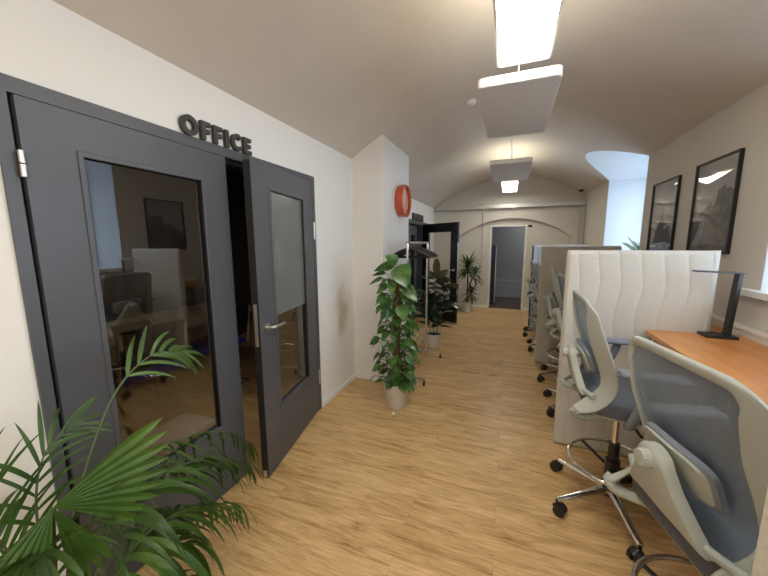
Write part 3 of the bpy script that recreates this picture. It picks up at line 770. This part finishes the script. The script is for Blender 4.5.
# smoke detector, camera
sd = empty('smoke_detector', (-.40, 3.33, vault(-.40))); tag(sd, 'small round white smoke detector on the vaulted ceiling', 'detector')
MB().lathe((0, 0, -.035), [(.018, 0), (.03, .004), (.045, .015), (.05, .04)], 24).build('detector_body', M_white, sd, smooth=True)
MB().lathe((0, 0, -.042), [(.010, 0), (.016, .008)], 16).build('detector_nose', M_trim, sd, smooth=True)
dc = empty('dome_camera', (1.235, 7.2, vault(1.235)-.012)); tag(dc, 'small dark dome camera high in the far right corner', 'camera')
MB().lathe((0, 0, -.02), [(.052, 0), (.055, .04)], 20).build('camera_base', M_trim, dc, smooth=True)
MB().lathe((0, 0, -.075), [(.006, 0), (.026, .008), (.042, .028), (.047, .056)], 20).build('camera_dome', M_blackplastic, dc, smooth=True)

# ------------------------------------------------------------------ wall clock
ck = empty('wall_clock', (-1.205, 3.60, 1.972)); tag(ck, 'round red-rimmed wall clock on the white pillar', 'clock')
def ringx(mb, prof_, n=40):
    vs = []
    for x, rr_ in prof_:
        for i in range(n): t = 2*PI*i/n; vs.append(Vector((x, rr_*cos(t), rr_*sin(t))))
    K = len(prof_)
    mb.add(vs, [(k*n+i, k*n+(i+1) % n, (k+1)*n+(i+1) % n, (k+1)*n+i) for k in range(K-1) for i in range(n)])
m = MB(); ringx(m, [(0, .17), (.01, .180), (.075, .184), (.088, .180), (.090, .170), (.080, .160), (.055, .158), (0, .155)]); m.build('rim', M_red, ck, smooth=True)
m = MB(); m.cyl((.004, 0, 0), (.056, 0, 0), .158, n=40); m.build('clock_face', M_face, ck)
m = MB()
for k in range(12):
    a = 2*PI*k/12; R0, R1 = .125, .145
    p = Vector((.0575, R0*sin(a), R0*cos(a))); q = Vector((.0575, R1*sin(a), R1*cos(a))); m.tube([p, q], .003, 4)
m.build('hour_mark', M_white, ck)
m = MB(); m.tube([(.061, -.02, 0), (.061, .055, .06)], .004, 4); m.tube([(.064, 0, -.02), (.064, -.02, .12)], .003, 4); m.build('clock_hand', M_white, ck)

# ------------------------------------------------------------------ cable tray, conduit, sockets
ct = empty('cable_tray', (0, YE-th, 2.235)); tag(ct, 'perforated metal cable tray running across the far wall', 'cable tray')
m = MB(); x0, x1 = XF+.01, 1.372
m.box(x0, x1, -.10, -.096, -.02, .055); m.box(x0, x1, -.008, -.003, -.02, .055); m.box(x0, x1, -.10, -.082, -.02, -.017); m.box(x0, x1, -.022, -.003, -.02, -.017)
k = x0
while k < x1-.02: m.box(k, k+.018, -.098, -.005, -.0205, -.0165); k += .042
m.build('tray_channel', M_galv, ct)
for bx in (-1.15, -.55, .05, .65, 1.2): MB().box(bx-.015, bx+.015, -.11, 0, -.04, -.021).box(bx-.015, bx+.015, -.008, 0, -.08, -.02).build('tray_bracket', M_galv, ct)
vt = empty('vertical_cable_tray', (1.335, YE-th-.012, 0)); tag(vt, 'vertical metal cable tray in the far right corner below the horizontal tray', 'cable tray')
m = MB(); m.box(-.05, -.046, -.05, 0, .9, 2.21); m.box(.041, .045, -.05, 0, .9, 2.21); m.box(-.046, .041, -.006, -.002, .9, 2.21); m.build('tray_channel', M_galv, vt)
cd = empty('conduit', (-.555, YE-.008, 0)); tag(cd, 'thin grey vertical conduit on the far wall left of the doorway', 'conduit')
MB().cyl((0, 0, 1.0), (0, 0, 1.80), .010, n=10).build('conduit_pipe', M_galv, cd, smooth=True)
MB().tube(catmull([(0, 0, 1.80), (0, -.02, 1.86), (0, -.10, 1.93), (0, -.10, 2.205)], 5), .010, 8).build('conduit_bend', M_galv, cd, smooth=True)
MB().box(-.018, .018, -.02, .008, 1.45, 1.49).box(-.03, .03, -.03, .008, .96, 1.02).build('junction_box', M_alu, cd, bevel=.003)
MB().box(-.025, .025, -.17, -.10, 2.292, 2.34).build('tray_box', M_galv, cd, bevel=.003)
tag(MB().box(-.035, .035, -.03, 0, -.022, .022).build('exit_sign', M_black, loc=(.405, YE-.001, 1.838), bevel=.003), 'tiny dark box mounted at the top right corner of the far doorway', 'sign')

# navy folding panel inside the far room
np_ = empty('whiteboard_stand', (-.335, 8.25, 0), math.radians(6)); tag(np_, 'tall dark panel with a bright edge standing in the room beyond the doorway', 'panel')
MB().box(-.05, .03, -.25, .25, .05, 1.43).build('board', M_navy, np_, bevel=.003)
MB().box(.031, .045, -.25, -.235, .05, 1.43).build('board_edge', M_alu, np_)
MB().box(-.06, .06, -.24, -.20, 0, .05).build('foot', M_black, np_); MB().box(-.06, .06, .20, .24, 0, .05).build('foot', M_black, np_)

# ------------------------------------------------------------------ pictures
def picture(y0, y1, z0, z1, label, kind):
    r = empty('framed_picture', (XR, (y0+y1)/2, z0)); tag(r, label, 'picture', 'framed black and white pictures')
    w = (y1-y0)/2; h = z1-z0; b = .013; d = .024
    m = MB(); m.box(-d, -.001, -w, -w+b, 0, h); m.box(-d, -.001, w-b, w, 0, h); m.box(-d, -.001, -w+b, w-b, 0, b); m.box(-d, -.001, -w+b, w-b, h-b, h)
    m.build('frame', M_black, r, bevel=.001)
    MB().box(-.008, -.002, -w+b, w-b, b, h-b).build('print', M_art_sky, r)
    def sil(pts, x, M, name):      # silhouettes drawn on the print: (u from far edge 0..1, v 0..1)
        P = [(lerp(w-b, -w+b, u), lerp(b, h-b, v)) for u, v in pts]
        n = len(P); MB().add([Vector((x, a, c)) for a, c in P] + [Vector((-.0085, P[k][0], P[k][1])) for k in range(n)], [tuple(range(n))]).build(name, M, r)
    rnd = random.Random(3 if kind == 'rock' else 5)
    if kind == 'tower':
        base = [(0, .34)] + [(u/20, .34 + .03*sin(u*.9) + rnd.uniform(-.008, .008) + .05*math.exp(-((u/20-.45)/.16)**2)) for u in range(1, 20)] + [(1, .33), (1, 0), (0, 0)]
        sil(base, -.0092, M_art_dark, 'print_foreground')
        sil([(.30, .36), (.36, .44), (.40, .47), (.425, .50), (.43, .56), (.455, .60), (.465, .70), (.475, .60), (.50, .56), (.505, .50), (.54, .46), (.60, .43), (.68, .36)], -.0090, M_art_mid, 'print_spire')
        MB().box(-.0096, -.0091, w-b-.17, w-b-.02, b+.045, b+.052).build('print_caption', M_white, r)
    else:
        ridge = [(0, .16), (.05, .22), (.12, .27), (.2, .34), (.3, .37), (.36, .42), (.43, .44), (.47, .50), (.55, .52), (.58, .58), (.60, .66), (.68, .69), (.76, .70), (.80, .66), (.88, .67), (1, .60), (1, 0), (0, 0)]
        sil([(0, .34), (.1, .38), (.22, .45), (.34, .50), (.44, .56), (.52, .50), (.6, .4), (.6, .1), (0, .1)], -.0088, M_art_mid, 'print_distance')
        sil([(u, v+rnd.uniform(-.006, .006)) for u, v in ridge], -.0092, M_art_rock, 'print_rock')
    MB().grid(lambda u, v: Vector((-.0125-.006*sin(PI*u)*sin(PI*v), lerp(-w+b, w-b, u), lerp(b, h-b, v))), 16, 20).build('glazing', M_artglass, r, smooth=True)
picture(2.838, 3.366, 1.412, 2.092, 'large framed black and white print of rocky mist nearer the desk lamp', 'rock')
picture(3.642, 4.183, 1.39, 2.075, 'smaller-looking framed black and white print with a church spire, next to the window recess', 'tower')

# ------------------------------------------------------------------ plants
def leaf_strip(mb, base, d, up, L, W, droop=.5, shape='lance', seg=8, fold=.25, twist=0):
    d = Vector(d).normalized(); up = Vector(up); up = (up - d*up.dot(d))
    up = up.normalized() if up.length > 1e-3 else d.orthogonal().normalized()
    side = d.cross(up).normalized()
    if twist: q = Matrix.Rotation(twist, 3, d); side = q @ side; up = q @ up
    p = Vector(base); vs = []; cur = d.copy(); step = L/seg
    for k in range(seg+1):
        t = k/seg
        if shape == 'lance': w = W*(sin(PI*min(1, .12+.88*t))**.7)*(1-.15*t) if t < 1 else 0
        elif shape == 'heart': w = W*[.30, .88, 1.0, .97, .86, .70, .50, .26, 0][min(8, int(t*8+.01))]
        elif shape == 'oval': w = W*(max(0, sin(PI*t**.85))**.65)
        else: w = W*(.35+.65*sin(PI*min(1, t*1.1+.05)))*(1 if t < .75 else max(0, (1-t)/.25)**.7)
        vs += [p + side*w*.5 + up*fold*w*.5, p.copy(), p - side*w*.5 + up*fold*w*.5]
        cur = (cur + Vector((0, 0, -1))*droop*step/L*1.0).normalized()
        up = (up - cur*up.dot(cur)).normalized() if (up - cur*up.dot(cur)).length > 1e-3 else up
        p = p + cur*step
    fs = []
    for k in range(seg):
        a = k*3; fs += [(a, a+1, a+4, a+3), (a+1, a+2, a+5, a+4)]
    mb.add(vs, fs)

def pot(parent, r0, r1, h, M=M_pot):
    MB().lathe((0, 0, 0), [(r0*.92, 0), (r0, .006), (r1, h-.012), (r1+.004, h-.008), (r1+.004, h), (r1-.008, h), (r1-.012, h-.03), (.001, h-.03)], 36).build('pot', M, parent, smooth=True)
    MB().lathe((0, 0, h-.045), [(r1-.014, 0), (r1-.014, .018), (r1*.5, .024), (.001, .024)], 24).build('soil', M_soil, parent, smooth=True)

# --- pothos on a moss pole
rn = random.Random(11)
pp = empty('potted_pothos', (-.905, 2.62, 0)); tag(pp, 'tall climbing pothos with big green leaves on a moss pole in a pale pot', 'plant')
pot(pp, .085, .122, .245)
MB().tube(catmull([(0, 0, .2), (.004, .003, .6), (-.004, 0, .9), (0, 0, 1.21)], 8), .032, 12).build('moss_pole', M_moss, pp, smooth=True)
fm = MB(); st = MB()
for k in range(165):
    t = (k+rn.random())/165
    z = lerp(.24, 1.14, t**1.12); a = rn.uniform(0, 2*PI)
    r0 = .03; out = lerp(.125, .085, t) * rn.uniform(.4, 1.2)
    if t < .22: out *= 1.15
    p0 = Vector((r0*cos(a), r0*sin(a), z - .02)); dirv = Vector((cos(a), sin(a), 0))
    tip = p0 + dirv*out + Vector((0, 0, .05+.05*rn.random()))
    st.tube([p0, p0.lerp(tip, .5)+Vector((0, 0, .02)), tip], .0028, 5)
    Lf = rn.uniform(.060, .112)*(1.0+.15*t); dd = (dirv + Vector((rn.uniform(-.5, .5), rn.uniform(-.5, .5), -.35-.5*rn.random())))
    leaf_strip(fm, tip, dd, (dirv.x*.5, dirv.y*.5-.15, 1), Lf, Lf*.70, rn.uniform(.3, .8), 'heart', 8, .25, rn.uniform(-.9, .9))
for k in range(34):
    a = rn.uniform(0, 2*PI); rr_ = rn.uniform(.06, .13); tip = Vector((rr_*cos(a), rr_*sin(a), rn.uniform(.26, .36)))
    leaf_strip(fm, tip, (cos(a), sin(a), rn.uniform(-.8, .2)), (cos(a)*.4, sin(a)*.4-.2, 1), rn.uniform(.08, .13), .075, .6, 'heart', 8, .25, rn.uniform(-.6, .6))
# large top leaves
for base, dd, L, W in (((0.02, -.02, 1.30), (.45, -.25, -.55), .22, .19), ((-.02, 0, 1.30), (-.9, -.3, .0), .19, .11), ((0, 0, 1.32), (-.3, -.4, .5), .14, .12),
                       ((-.12, -.02, 1.19), (-1, -.1, -.25), .15, .05), ((-.09, -.03, 1.235), (-1, -.2, .06), .13, .05), ((.08, -.04, 1.12), (.9, -.2, -.5), .18, .12), ((-.05, -.06, 1.02), (-.2, -.6, -.7), .15, .13), ((.07, -.07, .97), (.4, -.5, -.8), .15, .12)):
    st.tube([(0, 0, base[2]-.14), (base[0]*.5, base[1]*.5, base[2]-.04), base], .0032, 5)
    leaf_strip(fm, base, dd, (.1, -.8, .7), L, W, .5, 'heart', 8, .18)
fm.build('foliage', M_pothos, pp, smooth=True, recalc=False); st.build('stems', M_stem, pp, smooth=True)

# --- rubber plant
rn = random.Random(4)
fp = empty('potted_rubber_plant', (-.96, 4.42, 0)); tag(fp, 'dark-leaved rubber plant in a pale pot behind the coat rack', 'plant')
pot(fp, .095, .132, .205)
m = MB(); fm = MB(); fr = MB()
stems = [[(0, 0, .15), (.01, -.01, .5), (.02, 0, .85), (.03, -.01, 1.08)], [(.02, .02, .15), (.10, 0, .45), (.14, -.02, .75), (.17, -.04, .92)], [(-.02, 0, .15), (-.09, .02, .4), (-.13, .02, .65), (-.15, 0, .82)]]
for S in stems:
    cp = catmull(S, 8); m.tube(cp, .006, 8)
    for k in range(22):
        t = .20 + .78*k/21; p = cp[int(t*(len(cp)-1))]; a = k*2.4 + rn.random()
        d = Vector((cos(a), sin(a), rn.uniform(.1, .8))); L = rn.uniform(.19, .27)
        leaf_strip(fm, p + d.normalized()*.02, d, (0, -.2, 1), L, L*.42, rn.uniform(.3, .8), 'oval', 8, .2, rn.uniform(-.3, .3))
for base, d, L in (((.03, -.01, 1.05), (.05, -.15, 1), .24), ((.03, -.01, 1.0), (.75, -.2, .62), .22), ((.03, 0, .98), (.75, .0, .05), .22), ((.03, 0, 1.0), (-.7, -.1, .5), .20), ((.17, -.04, .9), (.8, -.1, .1), .2)):
    leaf_strip(fr, base, d, (.1, -1, .1), L, L*.46, .1, 'oval', 8, .15)
m.build('trunk', M_stem, fp, smooth=True); fm.build('foliage', M_ficus, fp, smooth=True, recalc=False); fr.build('young_foliage', M_ficusr, fp, smooth=True, recalc=False)

# --- strap-leaved plant at the end
rn = random.Random(9)
dp = empty('potted_dracaena', (-.80, 6.98, 0)); tag(dp, 'strap-leaved dracaena in a pale pot against the far wall left of the doorway', 'plant')
pot(dp, .092, .108, .225)
m = MB(); fm = MB()
for S, nL, LL in (([(0, 0, .18), (.01, 0, .6), (0, 0, 1.02)], 70, .34), ([(.02, 0, .18), (.06, 0, .36), (.10, 0, .46)], 26, .26), ([(.0, 0, .3), (.09, .0, .7), (.17, 0, .86)], 20, .26)):
    cp = catmull(S, 8); m.tube(cp, .013, 8)
    for k in range(nL):
        a = k*2.4; e = 1.2 - 1.5*(k/nL); d = Vector((cos(a)*cos(e), sin(a)*cos(e), sin(e)))
        leaf_strip(fm, cp[-1]+Vector((0, 0, -.14*k/nL)), d, (0, 0, 1), LL*rn.uniform(.8, 1.2), .046, rn.uniform(.5, 1.5), 'lance', 8, .3)
m.build('trunk', M_moss, dp, smooth=True); fm.build('foliage', M_drac, dp, smooth=True, recalc=False)

# --- plant on far window sill
rn = random.Random(2)
wp = empty('potted_sill_plant', (1.56, 4.92, 1.2125)); tag(wp, 'green pointed-leaf plant in the far window recess, peeking over the cream partition', 'plant')
pot(wp, .05, .065, .12)
fm = MB()
for k in range(16):
    a = k*2.4; e = 1.25-.7*rn.random(); d = Vector((cos(a)*cos(e), sin(a)*cos(e), sin(e)))
    leaf_strip(fm, (0.01*cos(a), .01*sin(a), .09), d, (0, -.5, .6), rn.uniform(.22, .36), .055, .35, 'lance', 8, .25)
fm.build('foliage', M_drac, wp, smooth=True, recalc=False)

# --- big palm bottom-left
rn = random.Random(21)
BX, BY = -1.12, .36
pl = empty('potted_palm', (BX, BY, 0)); tag(pl, 'large feathery green palm in the bottom left corner in front of the door', 'plant')
pot(pl, .13, .17, .28)
fm = MB(); fl = MB(); st = MB()
def frond(ctrl, n, L, W, t0=.3, droop=1.0, mb=None, spread=1.0, upv=(0, 0, 1), ang=.9):
    mb = mb or fm
    cp = catmull([Vector(c)-Vector((BX, BY, 0)) for c in ctrl], 12); N = len(cp)
    st.tube(cp, [lerp(.0050, .0014, k/(N-1)) for k in range(N)], 6)
    for k in range(n):
        t = lerp(t0, .99, k/(n-1)); i = min(N-2, int(t*(N-1))); p = cp[i]; tan = (cp[i+1]-cp[max(0, i-1)]).normalized()
        up = Vector(upv); up = (up - tan*up.dot(tan)).normalized(); side = tan.cross(up)
        for s in (-1, 1):
            aa = ang*(1-.45*t)
            d = tan*cos(aa) + side*s*sin(aa)*spread + up*.18 + Vector((rn.uniform(-.16, .16), rn.uniform(-.16, .16), rn.uniform(-.10, .16)))
            l = L*(.55+.55*sin(PI*min(1, .15+.75*t)))*rn.uniform(.85, 1.1)
            leaf_strip(mb, p, d, up, l, W*rn.uniform(.8, 1.15), droop*rn.uniform(.7, 1.2), 'lance', 9, .22)
    leaf_strip(mb, cp[-1], (cp[-1]-cp[-3]), upv, L*.7, W, droop, 'lance', 8, .2)
base = (BX, BY, .24)
# high single frond crossing the glass
frond([base, (-1.15, .42, .62), (-1.17, .50, .84), (-1.18, .60, 1.02), (-1.18, .71, 1.10), (-1.19, .80, 1.09), (-1.19, .85, 1.065)], 8, .15, .017, .56, 1.1, fl, upv=(.75, 0, .6), ang=.85)
# to the right
frond([base, (-1.12, .43, .62), (-1.10, .56, .79), (-1.08, .75, .79), (-1.07, .92, .71), (-1.07, 1.02, .60)], 11, .19, .015, .36, 2.6, fm)
frond([base, (-1.05, .44, .55), (-1.02, .56, .72), (-1.0, .74, .72), (-.99, .90, .62)], 11, .26, .021, .36, 2.4, fm)
frond([base, (-1.02, .42, .50), (-.98, .52, .63), (-.95, .66, .62), (-.93, .80, .52)], 10, .25, .022, .34, 2.6, fl)
frond([base, (-1.12, .46, .50), (-1.12, .62, .64), (-1.12, .84, .62), (-1.10, 1.02, .48)], 11, .24, .020, .36, 2.2, fm)
frond([base, (-1.15, .5, .42), (-1.15, .66, .48), (-1.14, .82, .42), (-1.12, .95, .30)], 11, .24, .020, .34, 2.0, fm)
frond([base, (-.99, .42, .38), (-.93, .50, .45), (-.87, .60, .40), (-.83, .70, .30)], 10, .22, .021, .34, 2.0, fm)
frond([base, (-1.05, .42, .46), (-1.0, .47, .58), (-.95, .54, .60), (-.90, .63, .52)], 10, .26, .026, .32, 2.4, fl)
frond([base, (-1.08, .42, .50), (-1.04, .50, .68), (-1.01, .60, .76), (-.98, .74, .74)], 10, .25, .020, .34, 2.2, fm)
# to the left / up
frond([base, (-1.16, .37, .62), (-1.20, .39, .80), (-1.24, .44, .90), (-1.26, .52, .93)], 10, .16, .012, .38, .9, fm, upv=(.8, 0, .6))
frond([base, (-1.14, .33, .60), (-1.16, .29, .78), (-1.17, .26, .90), (-1.17, .22, .96)], 12, .19, .013, .34, .9, fm, upv=(.8, .2, .5))
frond([base, (-1.10, .31, .55), (-1.10, .24, .72), (-1.10, .15, .80), (-1.09, .06, .80)], 12, .20, .020, .34, 1.6, fm)
frond([base, (-1.20, .36, .50), (-1.28, .34, .66), (-1.36, .33, .72), (-1.42, .32, .74)], 10, .16, .016, .36, 1.2, fm)
frond([base, (-1.18, .44, .45), (-1.27, .55, .56), (-1.35, .66, .58), (-1.40, .76, .54)], 10, .15, .016, .36, 1.4, fm)
frond([base, (-1.10, .36, .50), (-1.06, .34, .68), (-1.02, .33, .76), (-.98, .30, .78)], 10, .22, .020, .34, 1.8, fm)
# broad fan leaf close to the lens
FP = Vector((-1.02, .355, .855)) - Vector((BX, BY, 0))
st.tube(catmull([(0, 0, .24), (.04, -.01, .5), (.08, -.01, .7), FP], 8), .005, 6)
e1 = Vector((.15, 1, 0)).normalized(); e2 = Vector((-.30, 0, .95)).normalized(); e3 = e1.cross(e2)
for a0_, a1_, L0, L1, nn in ((-.78, .52, .23, .30, 9), (-1.62, -1.12, .21, .23, 4), (-2.75, -1.80, .20, .25, 6)):
    vs = []; segs = 9; cols = nn*4
    for j_ in range(cols+1):
        u = j_/cols; a = lerp(a0_, a1_, u); tooth = abs(((u*nn) % 1)-.5)*2
        L = lerp(L0, L1, u)*(1 - .30*(1-tooth if False else tooth)**1.4)
        d = e1*cos(a) + e2*sin(a); p = FP.copy(); cur = d.copy()
        for k in range(segs+1):
            t = k/segs; pl_ = .006*t*(1 if (j_ % 4) in (0, ) else (-1 if (j_ % 4) == 2 else 0))
            vs.append(p + e3*pl_)
            cur = (cur + Vector((0, 0, -1))*.9*L/segs).normalized(); p = p + cur*L/segs
    fl.add(vs, [(j_*(segs+1)+k, (j_+1)*(segs+1)+k, (j_+1)*(segs+1)+k+1, j_*(segs+1)+k+1) for j_ in range(cols) for k in range(segs)])
fm.build('foliage', M_palm, pl, smooth=True, recalc=False); fl.build('light_foliage', M_palmlt, pl, smooth=True, recalc=False); st.build('stems', M_stem, pl, smooth=True)

# ------------------------------------------------------------------ coat rack and hangers
rk = empty('coat_rack', (-.955, 3.54, 0)); tag(rk, 'chrome wheeled coat rack standing beside the pillar', 'coat rack')
y0, y1, zt = -.43, .43, 1.495
for yy in (y0, y1):
    MB().cyl((0, yy, .07), (0, yy, zt), .0125, n=14).build('post', M_chrome, rk, smooth=True)
    fb = MB().tube([(-.20, yy, .075), (.20, yy, .075)], .012, 10).build('foot_bar', M_chrome, rk, smooth=True)
    for sx in (-1, 1):
        m = MB(); m.cyl((sx*.19-.01, yy, .024), (sx*.19+.01, yy, .024), .024, n=18); m.cyl((sx*.19, yy, .03), (sx*.19, yy, .07), .007); m.build('castor', M_blackplastic, fb, smooth=True)
MB().cyl((0, y0-.01, zt), (0, y1+.01, zt), .0125, n=14).build('hanging_rail', M_chrome, rk, smooth=True)
MB().cyl((0, y0, .12), (0, y1, .12), .010, n=12).build('lower_rail', M_chrome, rk, smooth=True)
MB().cyl((0, y0, .30), (0, y1, .30), .006, n=12).cyl((-.0, y0, .42), (0, y1, .42), .006, n=12).build('middle_rail', M_chrome, rk, smooth=True)
def hanger():
    h = empty('coat_hanger')
    m = MB(); m.tube([(.0+.022*sin(t), 0, .022*cos(t)-.0055) for t in [lerp(-1.9, 2.6, k/14) for k in range(15)]] + [(0, 0, -.045), (0, 0, -.07)], .002, 6); m.build('hook', M_steel, h, smooth=True)
    m = MB(); m.tube(catmull([(-.20, 0, -.155), (-.19, 0, -.135), (-.10, 0, -.085), (-.03, 0, -.062), (0, 0, -.06), (.03, 0, -.062), (.10, 0, -.085), (.19, 0, -.135), (.20, 0, -.155)], 6), .015, 8, flat=1.1)
    m.tube([(-.185, 0, -.15), (.185, 0, -.15)], .006, 6); m.build('shoulder_bar', M_black, h, smooth=True)
    return h
h0 = hanger()
hl = ['black coat hanger on the chrome rail, nearest of the row', 'black coat hanger on the chrome rail, second from the near post', 'black coat hanger in the middle of the row on the chrome rail', 'black coat hanger on the chrome rail, second from the far end of the row', 'black coat hanger on the chrome rail, farthest of the row']
for i, (yy, rz) in enumerate(((3.20, 8), (3.27, -10), (3.35, 4), (3.44, -6), (3.55, 12))):
    h = h0 if i == 0 else copy_tree(h0)
    h.location = (-.955, yy, zt-.003+.0); h.rotation_euler = (0, 0, math.radians(rz)); tag(h, hl[i], 'coat hanger', 'black coat hangers')

# door stop on floor
ds = empty('door_stop', (-.865, 2.44, 0)); tag(ds, 'tiny chrome door stop on the floor in front of the pothos pot', 'door stop')
MB().lathe((0, 0, 0), [(.018, 0), (.018, .006), (.012, .01), (.012, .022)], 20).build('stop_body', M_chrome, ds, smooth=True)
MB().lathe((0, 0, .022), [(.014, 0), (.014, .010), (.008, .014)], 20).build('stop_cap', M_white, ds, smooth=True)

# ------------------------------------------------------------------ lights
def area(name, loc, rot, sx, sy, power, col):
    l = bpy.data.lights.new(name, 'AREA'); l.shape = 'RECTANGLE'; l.size = sx; l.size_y = sy; l.energy = power; l.color = col
    o = bpy.data.objects.new(name, l); COL.objects.link(o); o.location = loc; o.rotation_euler = rot; return o
DAY = (.80, .90, 1.0)
for i, a in enumerate(ALC):
    area('daylight', (2.35, (a[0]+a[1])/2, 1.85), (0, math.radians(78), 0), 1.5, 1.5, (50, 58)[i], DAY)
area('back_fill', (1.2, -1.4, 2.0), (0, math.radians(80), 0), 1.2, 1.4, 24, (.80, .90, 1.0))  # added fill lamp in the rear of the room; no window stands here
area('rear_fill_down', (0, -1.1, 2.5), (0, 0, 0), .28, 1.2, 30, (1, .93, .82))  # unseen lamp added behind the camera to brighten the near walls
area('rear_fill_up', (0, -.9, 2.53), (PI, 0, 0), .28, 1.2, 8, (1, .93, .82))  # added upward fill behind the camera, lifts the ceiling
area('uplight_near', (.03, 1.5, 2.535), (PI, 0, 0), .26, 1.1, 8, (1, .90, .72))
area('uplight_middle', (-.03, 5.6, 2.50), (PI, 0, 0), .40, 1.2, 7, (1, .90, .70))
area('far_room_fill', (.8, 8.6, 2.5), (0, 0, 0), .5, .5, 14, (.9, .95, 1))  # unseen fill lamp for the room past the doorway
area('office_fill', (-3.0, 1.6, 2.5), (0, 0, 0), .6, .6, 4.5, (1, .9, .78))  # added fill without a fitting, makes the office floor visible

w = bpy.data.worlds.new('sky'); scene.world = w; w.use_nodes = True
nt = w.node_tree; bg = nt.nodes['Background']; bg.inputs['Color'].default_value = (.70, .85, 1, 1); bg.inputs['Strength'].default_value = 1.6

# ------------------------------------------------------------------ camera
fpx, pitch, yaw, roll = 318.0, math.atan(45.4/318), math.radians(21.3), math.radians(-.27)
fw = Vector((-sin(yaw)*cos(pitch), cos(yaw)*cos(pitch), -sin(pitch))); rt = Vector((cos(yaw), sin(yaw), 0)); up = rt.cross(fw)
r2 = rt*cos(roll) + up*sin(roll); u2 = -rt*sin(roll) + up*cos(roll)
cam = bpy.data.cameras.new('camera'); cam.sensor_fit = 'HORIZONTAL'; cam.sensor_width = 36; cam.lens = fpx/768*36; cam.clip_start = .02
co_ = bpy.data.objects.new('camera', cam); COL.objects.link(co_)
Mx = Matrix((( r2.x, u2.x, -fw.x, 0), (r2.y, u2.y, -fw.y, 0), (r2.z, u2.z, -fw.z, 1.5), (0, 0, 0, 1)))
co_.matrix_world = Mx
scene.camera = co_

scene.view_settings.view_transform = 'Standard'
scene.view_settings.look = 'None'
scene.view_settings.exposure = 0
try:
    scene.cycles.use_denoising = True
    scene.cycles.max_bounces = 10; scene.cycles.transparent_max_bounces = 16; scene.cycles.diffuse_bounces = 6
    scene.cycles.sample_clamp_indirect = 6
except Exception: pass
